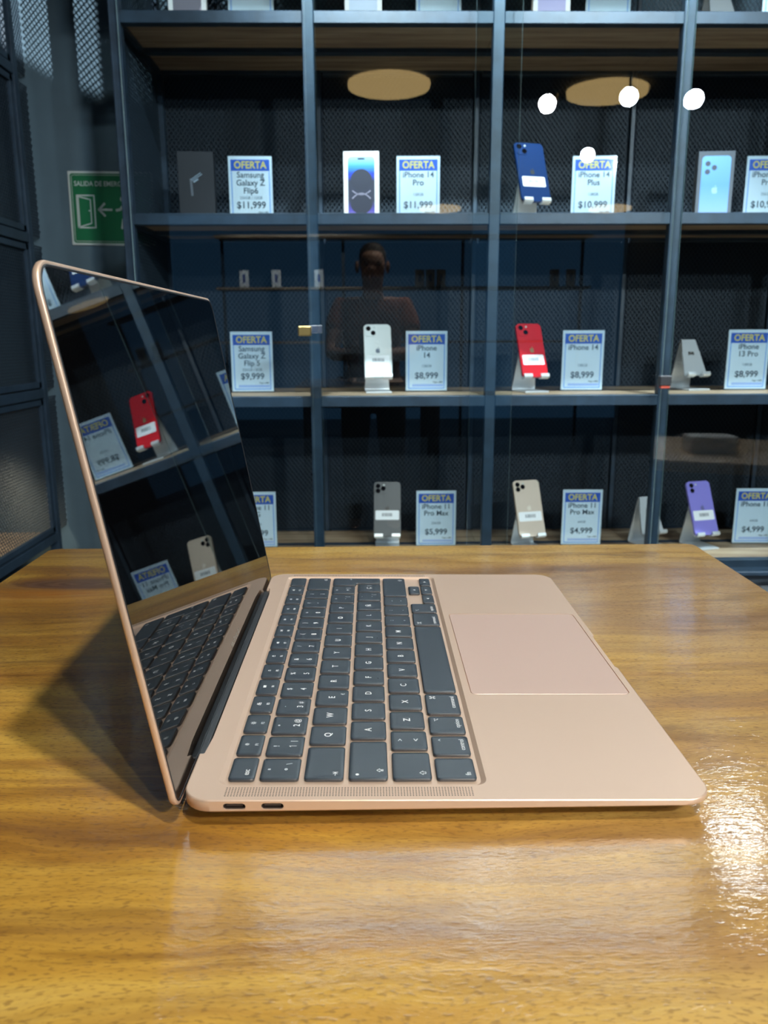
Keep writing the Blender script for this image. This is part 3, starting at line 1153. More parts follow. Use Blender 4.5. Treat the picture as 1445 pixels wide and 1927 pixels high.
# ------------------------------------------------------------------ emergency exit sign on the back wall
SX0, SX1, SZ0, SZ1 = -.779, -.539, .438 + Z0, .637 + Z0
sg = thing('exit_sign', 'green emergency exit sign with a door and running figure on the wall', 'sign', ((SX0 + SX1) / 2, RY1, (SZ0 + SZ1) / 2), rot=(0, .012, 0))
b = bmesh.new()
box(b, -.12, .12, -.004, 0, -.1, .1, .0008)
plate = fin('sign_plate', b, M_SIGNW, sg)
b = bmesh.new()
MF = Matrix(((1, 0, 0, 0), (0, 0, -1, 0), (0, 1, 0, 0), (0, 0, 0, 1)))    # x-y drawing plane -> facing -y


def flat(bm_, outline, y, M=None, th=.0004, mi=0):
    Mx = Matrix.Translation((0, y, 0)) @ MF
    if M is not None:
        Mx = M @ Mx
    return prism(bm_, outline, 0, th, mi=mi, M=Mx)


flat(b, rrect(-.114, .114, -.094, .094, .008, 5), -.004)
green = fin('green_field', b, M_GREEN, plate)
b = bmesh.new()
MS = Matrix.Translation((0, -.0045, 0)) @ MF
MP = Matrix.Translation((-.013, -.0045, 0)) @ MF
ribbon(b, rrect(-.1095, .1095, -.0895, .0895, .006, 4), .0012, 0, .0003, closed=True, M=MS)
ribbon(b, [(-.085, -.052), (-.085, .035), (-.036, .035), (-.036, -.052)], .0035, 0, .0003, closed=True, M=MP)
ribbon(b, [(-.081, .032), (-.047, .024), (-.047, -.040), (-.081, -.050)], .0028, 0, .0003, closed=True, M=MP)
flat(b, [(-.0645 + .0022 * math.cos(q * PI / 5), -.006 + .0022 * math.sin(q * PI / 5)) for q in range(10)], -.0045)
ribbon(b, [(-.022, -.003), (.012, -.003)], .006, 0, .0003, M=MP)
ribbon(b, [(-.008, .013), (-.024, -.003), (-.008, -.019)], .006, 0, .0003, M=MP)
# running figure
flat(b, [(0.0330 + .0085 * math.cos(q * PI / 8), .026 + .0085 * math.sin(q * PI / 8)) for q in range(16)], -.0045)
ribbon(b, [(0.0260, -.004), (0.0360, -.002), (0.0480, .011), (0.0640, .004), (0.0720, -.010)], .007, 0, .0003, M=MP)
ribbon(b, [(0.0520, .012), (0.0620, -.016)], .013, 0, .0003, M=MP)
ribbon(b, [(0.0620, -.018), (0.0440, -.030), (0.0400, -.052)], .008, 0, .0003, M=MP)
ribbon(b, [(0.0640, -.018), (0.0780, -.034), (0.0940, -.034)], .008, 0, .0003, M=MP)
fin('pictogram', b, M_SIGNW, plate)
lettering('sign_lettering', 'SALIDA DE EMERGENCIA', .0185, M_SIGNW, plate, Matrix.Translation((-.012, -.0047, .066)) @ MF, .012, fit=.182)

# ------------------------------------------------------------------ price signs
SIGN_GROUP = 'price signs on the shelves'
TW, TH = .108, .155


def price_sign(x, y, z, lines, cap, price, label, yaw=0.0, name_y=None):
    r = thing('price_sign', label, 'sign', (x, y, z), yaw, SIGN_GROUP)
    b = bmesh.new()
    box(b, -TW / 2 - .0012, TW / 2 + .0012, -.0025, .0, 0.0, TH + .002, .0004)
    box(b, -TW / 2 - .0012, TW / 2 + .0012, .004, .0065, 0.0, TH + .002, .0004)
    box(b, -TW / 2 - .0012, TW / 2 + .0012, .0066, .045, 0.0, .0025, .0004)
    fin('acrylic_holder', b, M_ACRYL, r)
    b = bmesh.new()
    box(b, -TW / 2, TW / 2, .0008, .0034, .003, TH + .001)
    y0 = .0008
    ML = Matrix.Translation((0, y0, 0)) @ MF
    w2 = TW / 2 - .006
    t0, t1 = .007, TH - .007
    # printed border, heading band and foot bar lie in the card's own mesh
    for a in ((-w2, -w2 + .0026, t0, t1), (w2 - .0026, w2, t0, t1), (-w2, w2, t0, t0 + .003)):
        prism(b, [(a[0], a[2]), (a[1], a[2]), (a[1], a[3]), (a[0], a[3])], 0, .0003, mi=1, M=ML)
    prism(b, [(-w2, t1 - .026), (w2, t1 - .026), (w2, t1), (-w2, t1)], 0, .0004, mi=2, M=ML)
    prism(b, [(-w2 + .011, t0 + .006), (w2 - .004, t0 + .006), (w2 - .004, t0 + .0125), (-w2 + .011, t0 + .0125)], 0, .0003, mi=3, M=ML)
    card = fin('card', b, [M_WHITE, M_PALEBLUE, M_BLUE, M_LAV], r)
    card['label'] = 'printed offer card with a blue heading band'
    T = lambda px_, pz_: Matrix.Translation((px_, y0 - .0005, pz_)) @ MF
    lettering('headline', 'OFERTA', .0235, M_YEL, card, T(0, t1 - .0132), .022, fit=.080)
    zz = t1 - .036
    n = len(lines)
    for s in lines:
        if s:
            lettering('model_name', s, .0195, M_INK, card, T(0, zz), .012, fit=.086)
        zz -= .0185
    if cap:
        lettering('capacity', cap, .0095, M_INKL, card, T(0, min(zz + .002, .062) if n >= 3 else .066), .01, fit=.06)
    lettering('price_text', price, .0225, M_INK, card, T(0, .041), .014, fit=.082)
    lettering('small_print', 'Pago a MSI', .0058, M_INK, card, T(.030, .0245), .01, fit=.03)
    return r


yS = 1.825
R0, R1, R2, R3 = SHZ[3], SHZ[2], SHZ[1], SHZ[0]
P = price_sign
P(-.2025, yS, R0, [], '', '$18,999', 'price sign reading $18,999 cut by the top of the photo', .02)
P(.246, yS, R0, [], '', '$15,999', 'price sign reading $15,999 on the top visible shelf', 0)
P(.6535, yS, R0, [], '', '$14,999', 'price sign reading $14,999 on the top visible shelf', 0)
P(1.081, yS, R0, [], '', '$14,999', 'price sign on the top visible shelf cut by the right edge of the photo', 0)
P(-.219, yS, R1, ['Samsung', 'Galaxy Z', 'Flip6'], '256GB / 12GB', '$11,999', 'price sign reading $11,999 beside the black phone box', .02)
P(.199, yS, R1, ['iPhone 14', 'Pro'], '128GB', '$11,999', 'price sign reading $11,999 beside the white phone box', -.02)
P(.6395, yS, R1, ['iPhone 14', 'Plus'], '128GB', '$10,999', 'price sign reading $10,999 beside the dark blue phone', -.04)
P(1.078, yS, R1, ['iPhone 13', 'Pro'], '256GB', '$10,999', 'price sign reading $10,999 beside the light blue phone box', -.03)
P(-.233, yS, R2, ['Samsung', 'Galaxy Z', 'Flip 5'], '256GB / 8GB', '$9,999', 'price sign reading $9,999 right beside the laptop lid', .02)
P(.223, yS, R2, ['iPhone', '14'], '128GB', '$8,999', 'price sign reading $8,999 beside the white phone', 0)
P(.634, yS, R2, ['iPhone 14', ''], '128GB', '$8,999', 'price sign reading $8,999 beside the red phone', -.03)
P(1.0705, yS, R2, ['iPhone', '13 Pro'], '128GB', '$8,999', 'price sign reading $8,999 beside the empty bright stand', -.03)
P(-.238, yS, R3, ['iPhone 11', '5G'], '256GB', '$4,999', 'price sign on the lowest shelf half hidden behind the laptop lid', .02)
P(.2525, yS, R3, ['iPhone 11', 'Pro Max'], '256GB', '$5,999', 'price sign reading $5,999 beside the dark grey phone', -.01)
P(.653, yS, R3, ['iPhone 11', 'Pro Max'], '64GB', '$4,999', 'price sign reading $4,999 beside the gold phone', -.02)
P(1.1295, yS, R3, ['iPhone 11', ''], '64GB', '$4,999', 'price sign reading $4,999 beside the purple phone', -.03)

# ------------------------------------------------------------------ phone stands and phones
# profile of the bent sheet: foot plate, rear leg, top fold, rest plate
PL_TOP = (.060, .130)          # (y, z) of the upper fold, y grows to the back
PL_LOW = (.020, .038)          # lower end of the rest plate
REST_A = math.atan2(PL_TOP[0] - PL_LOW[0], PL_TOP[1] - PL_LOW[1])   # lean from the vertical


def sheet(bm_, pts, widths, th):
    """bent sheet metal of changing width along a (y, z) polyline"""
    n = len(pts)
    nr = []
    for i in range(n):
        a = Vector(pts[max(i - 1, 0)])
        c = Vector(pts[min(i + 1, n - 1)])
        d = (c - a).normalized()
        nr.append(Vector((-d.y, d.x)))
    loops = []
    for i in range(n):
        p, k, wv = Vector(pts[i]), nr[i] * th / 2, widths[i] / 2
        q0, q1 = p - k, p + k
        loops.append([(-wv, q0.x, q0.y), (wv, q0.x, q0.y), (wv, q1.x, q1.y), (-wv, q1.x, q1.y)])
    loft(bm_, loops)


def make_stand(x, y, z, yaw, label):
    r = thing('phone_stand', label, 'stand', (x, y, z), yaw, 'bent aluminium phone stands')
    b = bmesh.new()
    sheet(b, [(0, .0018), (.078, .0018)], [.066, .066], .0036)
    fin('foot_plate', b, M_ALU, r)
    b = bmesh.new()
    sheet(b, [(.0765, .0018), (.081, .003), (.0825, .008), (.0805, .018), (.0645, .122), (.0625, .128), PL_TOP], [.066, .066, .066, .064, .044, .043, .043], .0034)
    fin('rear_leg', b, M_ALU, r)
    b = bmesh.new()
    # rest plate with a slot, built as four strips round the slot
    def on(v):   # point along the rest plate, 0 at the top
        d = Vector((PL_LOW[0] - PL_TOP[0], PL_LOW[1] - PL_TOP[1]))
        p = Vector(PL_TOP) + d * v
        return (p.x, p.y)
    ys = [0, .34, .43, 1.0]
    wd = [.043, .054, .057, .072]
    sheet(b, [on(0), on(.34)], [wd[0], wd[1]], .0034)
    sheet(b, [on(.43), on(1.0)], [wd[2], wd[3]], .0034)
    for sx in (-1, 1):
        bb = bmesh.new()
        sheet(bb, [on(.34), on(.43)], [.019, .019], .0034)
        join_bm(b, bb, Matrix.Translation((sx * .019, 0, 0)))
    fin('rest_plate', b, M_ALU, r)
    for sx in (-1, 1):
        b = bmesh.new()
        p = Vector(PL_LOW)
        d = Vector((PL_LOW[0] - PL_TOP[0], PL_LOW[1] - PL_TOP[1])).normalized()
        f = Vector((-d.y, d.x))
        f = f if f.x < 0 else -f
        pts = [tuple(p - d * .001), tuple(p + d * .004 + f * .001), tuple(p + d * .005 + f * .004), tuple(p + d * .005 + f * .0135), tuple(p + d * .003 + f * .016), tuple(p - d * .004 + f * .016)]
        sheet(b, pts, [.023] * 6, .003)
        for v in b.verts:
            v.co.x += sx * .0235
        fin('hook', b, M_ALU, r)
    return r


def apple_outline(s):
    """fruit with a bite, about s wide"""
    pts = []
    body = [(0, .40), (.12, .46), (.28, .48), (.42, .40), (.36, .26), (.33, .10), (.37, -.06), (.47, -.16), (.40, -.32), (.28, -.48), (.15, -.50), (0, -.46),
            (-.15, -.50), (-.28, -.48), (-.42, -.28), (-.48, -.05), (-.46, .20), (-.36, .40), (-.22, .47), (-.10, .45)]
    return [(x * s, (y - .04) * s) for x, y in body][::-1]


def leaf_outline(s):
    return [(.0 * s, .50 * s), (.12 * s, .54 * s), (.22 * s, .70 * s), (.20 * s, .80 * s), (.06 * s, .72 * s), (-.01 * s, .60 * s)]


def phone_colour(nm, col, rough=.25, metal=.0):
    return mat(nm, col, rough, metal, .5, .6, .05)


def make_phone(stand, label, body_m, logo_m, cams, wd=.0715, ht=.1467, plate_m=None, sticker=True, stk=(-.040, .027, .060)):
    """the phone leans on the stand's rest plate with its back to the shop; built in the stand's frame"""
    th = .0078
    # frame: u across, v up along the rest, w out of the back towards the viewer
    ux = Vector((1, 0, 0))
    vv = Vector((0, math.sin(REST_A), math.cos(REST_A)))
    ww = Vector((0, -math.cos(REST_A), math.sin(REST_A)))
    low = Vector((0, PL_LOW[0], PL_LOW[1])) + ww * .0022 - vv * .0030
    M = Matrix((ux, vv, ww)).transposed().to_4x4()
    M.translation = low + vv * (ht / 2)
    loc = Matrix.Translation(stand.location) @ Matrix.Rotation(stand.rotation_euler.z, 4, 'Z') @ M
    r = thing('phone', label, 'phone', loc.translation, 0, 'phones standing on display', rot=loc.to_euler())
    b = bmesh.new()
    prism(b, rrect(-wd / 2, wd / 2, -ht / 2, ht / 2, .011, 7), 0, th, bev=.0011)
    fin('body', b, body_m, r)
    # camera block at the upper left as seen from behind
    pm = plate_m or body_m
    b = bmesh.new()
    pc = .0155
    cxp, cyp = -wd / 2 + .019, ht / 2 - .019
    prism(b, rrect(cxp - pc, cxp + pc, cyp - pc, cyp + pc, .008, 5), th - .0004, th + .0012, bev=.0004)
    cp = fin('camera_plate', b, pm, r)
    for (lx, ly) in cams:
        b = bmesh.new()
        cyl(b, (cxp + lx, cyp + ly, th + .0008), (cxp + lx, cyp + ly, th + .0024), .0066, .0062, 24)
        ring = fin('lens', b, M_GLASSLENS, cp)
    b = bmesh.new()
    cyl(b, (cxp + .009, cyp + .009, th + .001), (cxp + .009, cyp + .009, th + .0016), .0026, seg=14)
    fin('flash', b, M_SIGNW, cp)
    b = bmesh.new()
    prism(b, apple_outline(.0125), th - .0001, th + .0001)
    prism(b, leaf_outline(.0125)[::-1], th - .0001, th + .0001)
    lg = fin('logo', b, logo_m, r)
    if sticker:
        b = bmesh.new()
        y0, hh, wl = stk
        prism(b, rrect(-wl / 2, wl / 2, y0, y0 + hh, .003, 3), th, th + .00015, mi=0)
        k = -.0145
        rnd = random.Random(label)
        while k < .0145:
            bw = rnd.choice((.0006, .0009, .0014))
            prism(b, [(k, y0 + hh * .36), (k + bw, y0 + hh * .36), (k + bw, y0 + hh * .72), (k, y0 + hh * .72)], th + .0001, th + .0002, mi=1)
            k += bw + rnd.choice((.0007, .0011))
        fin('barcode_label', b, [M_WHITE, M_INK], r)['label'] = 'white barcode label'
    b = bmesh.new()
    box(b, wd / 2 - .0002, wd / 2 + .0006, .018, .031, th * .3, th * .7)
    fin('side_button', b, body_m, r)
    return r


DIAG = [(-.0065, .0065), (.0060, -.0060)]
TRI = [(-.0068, .0068), (-.0068, -.0068), (.0072, 0)]
VERT = [(-.005, .0072), (-.005, -.0072)]
s = make_stand(.488, 1.752, R1, .24, 'aluminium stand under the dark blue phone')
make_phone(s, 'dark blue phone on a stand with a white barcode label', phone_colour('midnight_blue_glass', (.006, .028, .105)), mat('dark_logo', (.03, .035, .04), .3), DIAG, .078, .160)
s = make_stand(.098, 1.775, R2, .06, 'aluminium stand under the white phone')
make_phone(s, 'white phone with two diagonal cameras on a stand', phone_colour('starlight_glass', (.62, .66, .64), .25), mat('blue_grey_logo', (.05, .08, .13), .3), DIAG)
s = make_stand(.504, 1.762, R2, .26, 'aluminium stand under the red phone')
make_phone(s, 'red phone with a white barcode label on a stand', phone_colour('red_glass', (.62, .012, .018)), mat('dull_gold_logo', (.28, .16, .06), .35), DIAG)
make_stand(.945, 1.815, R2, .30, 'empty aluminium stand brightly lit beside the $8,999 sign')
s = make_stand(.118, 1.775, R3, -.02, 'aluminium stand under the dark grey phone')
make_phone(s, 'dark grey phone on the lowest shelf with a white label', phone_colour('graphite_glass', (.060, .066, .072), .4), mat('black_logo', (.015, .016, .018), .3), TRI, .0740, .152, stk=(-.030, .026, .064))
s = make_stand(.512, 1.765, R3, .22, 'aluminium stand under the gold phone')
make_phone(s, 'gold phone with three cameras on a stand', phone_colour('gold_glass', (.58, .47, .37), .4), mat('pale_gold_logo', (.74, .66, .55), .25), TRI, .0760, .156, stk=(-.036, .026, .066))
make_stand(.852, 1.790, R3, .32, 'empty aluminium stand behind a post on the lowest shelf')
s = make_stand(.985, 1.765, R3, .26, 'aluminium stand under the purple phone')
make_phone(s, 'purple phone with two cameras on a stand', phone_colour('purple_glass', (.26, .23, .66), .25), mat('violet_logo', (.14, .13, .30), .3), VERT, .0740, .150, stk=(-.034, .027, .064))
make_stand(.936, 1.800, R0, .20, 'empty aluminium stand on the top visible shelf')


# ------------------------------------------------------------------ phone boxes
def gradient_mat(nm, stops, axis='Y', span=(-.07, .07)):
    m = mat(nm, (.5, .5, .5), .45)
    tc = N(m, 'ShaderNodeTexCoord')
    sep = N(m, 'ShaderNodeSeparateXYZ')
    LK(m, tc.outputs['Object'], sep.inputs[0])
    f = N(m, 'ShaderNodeMapRange')
    f.inputs[1].default_value, f.inputs[2].default_value = span
    LK(m, sep.outputs[{'X': 0, 'Y': 1, 'Z': 2}[axis]], f.inputs[0])
    c = ramp(m, stops, f.outputs[0])
    LK(m, c.outputs[0], bsdf(m).inputs['Base Color'])
    return m


BW, BH, BD = .088, .163, .027


def phone_box(x, y, z, label, carton_m, yaw=0.0, wd=BW):
    r = thing('phone_box', label, 'box', (x, y, z), yaw, 'phone boxes on the shelves')
    b = bmesh.new()
    box(b, -wd / 2, wd / 2, 0, BD, 0, BH, .0008)
    fin('carton', b, carton_m, r)
    return r


def printed_screen(r, m, wd, z0, z1, rad=.009, y=0.0):
    b = bmesh.new()
    flat(b, rrect(-wd / 2, wd / 2, z0, z1, rad, 5), y)
    return fin('printed_picture', b, m, r)


G_BLUE = gradient_mat('printed_blue_gradient', [(0, (.42, .34, .55)), (.14, (.10, .08, .42)), (.30, (.035, .04, .07)), (.62, (.03, .035, .06)), (.74, (.012, .05, .72)), (.86, (.06, .36, .85)), (1.0, (.40, .72, .92))], 'Z', (.004, .150))
M_INKP = mat('printed_dark_violet', (.028, .032, .055), .5)
bx = phone_box(.057, yS - .02, R1, 'white phone box with a blue and black screen picture', M_CARTON, -.03)
pic = printed_screen(bx, G_BLUE, .066, .000, .151)
b = bmesh.new()
for cz, rr in ((.097, .0265), (.043, .0275)):
    flat(b, [(rr * math.cos(q * PI / 12), cz + rr * .95 * math.sin(q * PI / 12)) for q in range(24)], -.0004, th=.0002)
fin('printed_disc', b, M_INKP, pic)
b = bmesh.new()
MB_ = Matrix.Translation((0, -.0006, 0)) @ MF
ribbon(b, [(-.022 + .0022 * k, .0625 + .009 * ((k - 10) / 10) ** 2) for k in range(21)], .0022, 0, .0002, M=MB_)
ribbon(b, [(-.022 + .0022 * k, .0655 - .0115 * ((k - 10) / 10) ** 2) for k in range(21)], .0026, 0, .0002, M=MB_)
fin('printed_arc', b, mat('printed_silver', (.42, .40, .52), .5), pic)
b = bmesh.new()
flat(b, rrect(-.009, .009, .1435, .1475, .0019, 4), -.0004, th=.0002)
fin('printed_notch', b, M_BLACK, pic)

bx = phone_box(-.3495, yS - .02, R0, 'white phone box with a grey wave picture on the top visible shelf', M_CARTON, .08)
pic = printed_screen(bx, mat('printed_dark_grey', (.16, .15, .19), .5), .066, .000, .151)
b = bmesh.new()
flat(b, [(-.022, .0), (.033, .0), (.033, .060), (.020, .036), (.000, .016)], -.0004, th=.0002)
fin('printed_wave', b, mat('printed_mauve', (.40, .35, .43), .5), pic)
bx = phone_box(.0655, yS - .02, R0, 'white phone box with a pale blue picture beside the $15,999 sign', M_CARTON, .0)
printed_screen(bx, gradient_mat('printed_sky_blue', [(0, (.20, .34, .80)), (.10, (.30, .50, .88)), (.22, (.55, .66, .80)), (1, (.5, .6, .8))], 'Z', (.002, .150)), .066, .000, .151)
bx = phone_box(.513, yS - .02, R0, 'white phone box with a violet blue picture beside the $14,999 sign', M_CARTON, -.02)
printed_screen(bx, gradient_mat('printed_violet_blue', [(0, (.14, .24, .82)), (.10, (.22, .32, .84)), (.26, (.42, .40, .62)), (1, (.3, .3, .6))], 'Z', (.002, .150)), .066, .000, .151)

bx = phone_box(-.3495, yS - .02, R1, 'black phone box with a folding phone picture', M_DARKBOX, .06)
b = bmesh.new()
MBk = Matrix.Translation((0, -.0002, 0)) @ MF
ribbon(b, [(-.011, .062), (-.013, .098)], .0055, 0, .0002, M=MBk)
fin('printed_edge', b, mat('printed_slate', (.10, .12, .15), .5), bx)
b = bmesh.new()
ribbon(b, [(-.0125, .098), (.011, .1135)], .0016, 0, .0003, M=MBk)
ribbon(b, [(-.0095, .0955), (.0145, .1105)], .0016, 0, .0003, M=MBk)
ribbon(b, [(-.006, .0925), (.004, .0985)], .0034, 0, .0003, M=MBk)
fin('printed_fold', b, mat('printed_ice_blue', (.26, .36, .46), .4), bx)
lettering('box_lettering', 'Galaxy Z Flip6', .006, mat('printed_pale_grey', (.30, .33, .36), .5), bx, Matrix.Translation((.002, -.0003, .014)) @ MF, .0, fit=.034)

bx = phone_box(.9375, yS - .02, R1, 'dark phone box with a light blue phone picture', mat('slate_carton', (.11, .125, .15), .5), -.10, .088)
pic = printed_screen(bx, gradient_mat('printed_sierra_blue', [(0, (.30, .40, .76)), (.2, (.22, .42, .82)), (.55, (.13, .36, .80)), (1, (.20, .50, .90))], 'Z', (.0, .152)), .070, .000, .152)
b = bmesh.new()
for lx, lz in ((-.0205, .134), (-.0205, .115), (-.0045, .1245)):
    flat(b, [(lx + .0062 * math.cos(q * PI / 8), lz + .0062 * math.sin(q * PI / 8)) for q in range(16)], -.0004, th=.0003)
fin('printed_lens', b, mat('printed_lens_dark', (.035, .05, .09), .4), pic)
b = bmesh.new()
flat(b, [(x, z + .072) for x, z in apple_outline(.015)], -.0004, th=.0003)
flat(b, [(x, z + .072) for x, z in leaf_outline(.015)[::-1]], -.0004, th=.0003)
fin('printed_logo', b, mat('printed_pale_blue_logo', (.34, .58, .90), .4), pic)

# ------------------------------------------------------------------ lamps as fixtures
M_TRACK = mat('black_lamp_housing', (.02, .022, .025), .4)


def spotlight_fixture(x, y, z, aim, label):
    v = (Vector(aim) - Vector((x, y, z))).normalized()
    r = thing('track_spotlight', label, 'lamp', (x, y, CEIL), 0, 'ceiling spotlights')
    o_ = Vector((x, y, z - CEIL)) - Vector((x, y, 0))
    b = bmesh.new()
    cyl(b, o_ - v * .07, o_ + v * .030, .036, .042, 24)
    fin('housing', b, M_TRACK, r)
    b = bmesh.new()
    cyl(b, o_ + v * .0305, o_ + v * .034, .031, .031, 24)
    fin('lamp_face', b, M_LAMP, r)
    b = bmesh.new()
    cyl(b, (0, 0, 0), o_ - v * .03, .008, .008, 10)
    fin('stem', b, M_TRACK, r)


words = ['on the left shining through the mesh cabinet', 'above the left bay of the shelving', 'above the middle bay of the shelving', 'above the red phone bay', 'above the far right bay of the shelving', 'added to light the unseen fascia near the middle', 'added to light the unseen fascia at the right']
for L, wd_ in zip(TRACK, words):
    spotlight_fixture(L[0], L[1], L[2], L[3], 'black track spotlight ' + wd_)
r = thing('plank_fill_lamp', 'added small round lamp out of view, brightening the lowest plank of the mesh cabinet', 'lamp', (PLANK_LAMP[0][0], PLANK_LAMP[0][1], SHZ[1] - .0165))
b = bmesh.new()
cyl(b, (0, 0, -.010), (0, 0, 0), .035, .035, 24)
fin('housing', b, M_TRACK, r)
words = ['mirrored in the glass left of the second disc', 'mirrored in the glass under the second disc', 'mirrored in the glass at the right', 'mirrored low over the $10,999 sign', 'behind the photographer at the left']
for L, wd_ in zip(SHOP, words):
    spotlight_fixture(L[0], L[1], L[2], L[3], 'black track spotlight ' + wd_)
for L, wd_ in zip(DOWN, ('above the photographer', 'added as unseen fill in front of the shelving near its middle', 'added as unseen fill in front of the shelving at the right')):
    r = thing('recessed_downlight', 'recessed ceiling downlight ' + wd_, 'lamp', (L[0], L[1], CEIL))
    b = bmesh.new()
    loft(b, [[(rr * math.cos(2 * PI * k / 28), rr * math.sin(2 * PI * k / 28), zz) for k in range(28)] for rr, zz in ((.036, -.004), (.040, -.012), (.062, -.012), (.062, 0))], cap0=False, cap1=False)
    fin('trim_ring', b, M_TRACK, r)
for (x, y), lab in zip(((.203, -1.752), (1.586, -1.864), (.931, -6.557), (4.0, -6.55)), ('amber disc ceiling lamp mirrored above the white phone box', 'amber disc ceiling lamp mirrored above the dark blue phone', 'amber disc ceiling lamp mirrored behind the $11,999 sign', '')):
    if not lab:
        x, lab = 3.0, 'amber disc ceiling lamp mirrored behind the light blue phone box'
    r = thing('disc_lamp', lab, 'lamp', (x, y, CEIL), 0, 'amber disc ceiling lamps')
    b = bmesh.new()
    cyl(b, (0, 0, -.040), (0, 0, -.012), .250, .254, 64)
    fin('lamp_disc', b, M_DISC, r)
    b = bmesh.new()
    cyl(b, (0, 0, -.012), (0, 0, 0), .07, .07, 32)
    fin('ceiling_mount', b, M_TRACK, r)

# unseen lamp added under the top plank to put a bright patch on the table
r = thing('glare_lamp', 'added unseen square lamp under the top plank of the fourth bay, for the glare patch on the table', 'lamp', (1.125, 1.715, TOPZ - .030), 0)
b = bmesh.new()
box(b, -.085, .085, .0, .03, -.150, 0, .003)
fin('housing', b, M_TRACK, r)
b = bmesh.new()
box(b, -.075, .075, -.003, -.0002, -.110, -.010, .001)
fin('lamp_face', b, mat('glare_lamp_face', (.9, .9, .9), .5, emit=(.95, .98, 1.0), estr=28.0), r)

# ------------------------------------------------------------------ behind the photographer: rack of boxed phones, low table at the right
rk = thing('display_rack', 'dark steel rack holding boxed phones across the shop, mirrored in the glass', 'rack', (.4, -4.32, 0))
for x in (-1.75, -.58, .58, 1.75):
    b = bmesh.new()
    box(b, x - .014, x + .014, -.16, -.13, 0, 2.05, .001)
    fin('post', b, M_STEEL, rk)
for z in (.55, 1.05, 1.55, 2.02):
    b = bmesh.new()
    box(b, -1.77, 1.77, -.16, .16, z - .022, z, .001)
    fin('shelf_plank', b, M_BOARD, rk)
M_NAVY = mat('printed_navy', (.03, .06, .30), .5)
RKL = ['far left of the rack across the shop', 'second from the left on the rack across the shop', 'third from the left on the rack across the shop',
       'left of a close trio on the rack across the shop', 'middle of a close trio on the rack across the shop', 'right of a close trio on the rack across the shop',
       'left of the pair at the right of the rack across the shop', 'right of the pair at the right of the rack across the shop']
for x, lab in zip((-1.11, -.805, -.403, .548, .648, .748, 1.83, 1.985), RKL):
    r = thing('boxed_phone', 'white boxed phone, ' + lab, 'box', (x, -4.20, 1.551), PI, 'boxed phones on the far rack')
    b = bmesh.new()
    box(b, -.042, .042, 0, .03, 0, .155, .001)
    fin('carton', b, M_CARTON, r)
    b = bmesh.new()
    flat(b, rrect(-.013, .013, .045, .115, .004, 3), 0)
    fin('printed_picture', b, M_NAVY, r)
st = thing('side_table', 'low wooden side table at the right, mirrored in the lower glass', 'table', (1.42, .86, 0), .35)
b = bmesh.new()
prism(b, rrect(-.34, .34, -.33, .33, .012, 4), .665, .70, bev=.002)
fin('tabletop', b, M_WOODX, st)
for sx in (-.29, .29):
    for sy in (-.28, .28):
        b = bmesh.new()
        box(b, sx - .02, sx + .02, sy - .02, sy + .02, 0, .665, .002)
        fin('leg', b, M_STEEL, st)
r = thing('white_box', 'white lidded box lying on the low side table', 'box', (1.24, .86, .70), .1)
b = bmesh.new()
box(b, -.075, .075, -.055, .055, 0, .035, .002)
fin('box_body', b, M_CARTON, r)
b = bmesh.new()
box(b, -.077, .077, -.057, .057, .0352, .055, .002)
fin('box_lid', b, M_CARTON, r)

# ------------------------------------------------------------------ the person taking the photo, seen faintly in the glass
M_SKIN = mat('skin', (.42, .24, .16), .5)
M_SHIRT = mat('rust_shirt_cloth', (.26, .075, .035), .8)
M_TROUSER = mat('dark_denim', (.02, .025, .04), .8)
M_HAIR = mat('dark_hair', (.012, .009, .008), .6)
pe = thing('person', 'person in a rust shirt holding a phone up, mirrored faintly in the glass', 'person', (.09, -.68, 0))


def skinned(name, chains, m, parent, sub=2, root=0):
    """chains: dict of point name -> (x, y, z, radius); edges as pairs"""
    pts, edges = chains
    names = list(pts)
    me = bpy.data.meshes.new(name)
    me.from_pydata([pts[n][:3] for n in names], [(names.index(a), names.index(c)) for a, c in edges], [])
    o = link(name, me, m, parent)
    o.modifiers.new('skin', 'SKIN').use_smooth_shade = True
    for i, n in enumerate(names):
        sv = me.skin_vertices[0].data[i]
        rr = pts[n][3]
        sv.radius = rr if isinstance(rr, tuple) else (rr, rr)
        sv.use_root = (i == root)
    sd = o.modifiers.new('subdivision', 'SUBSURF')
    sd.levels = sub
    sd.render_levels = sub
    return o


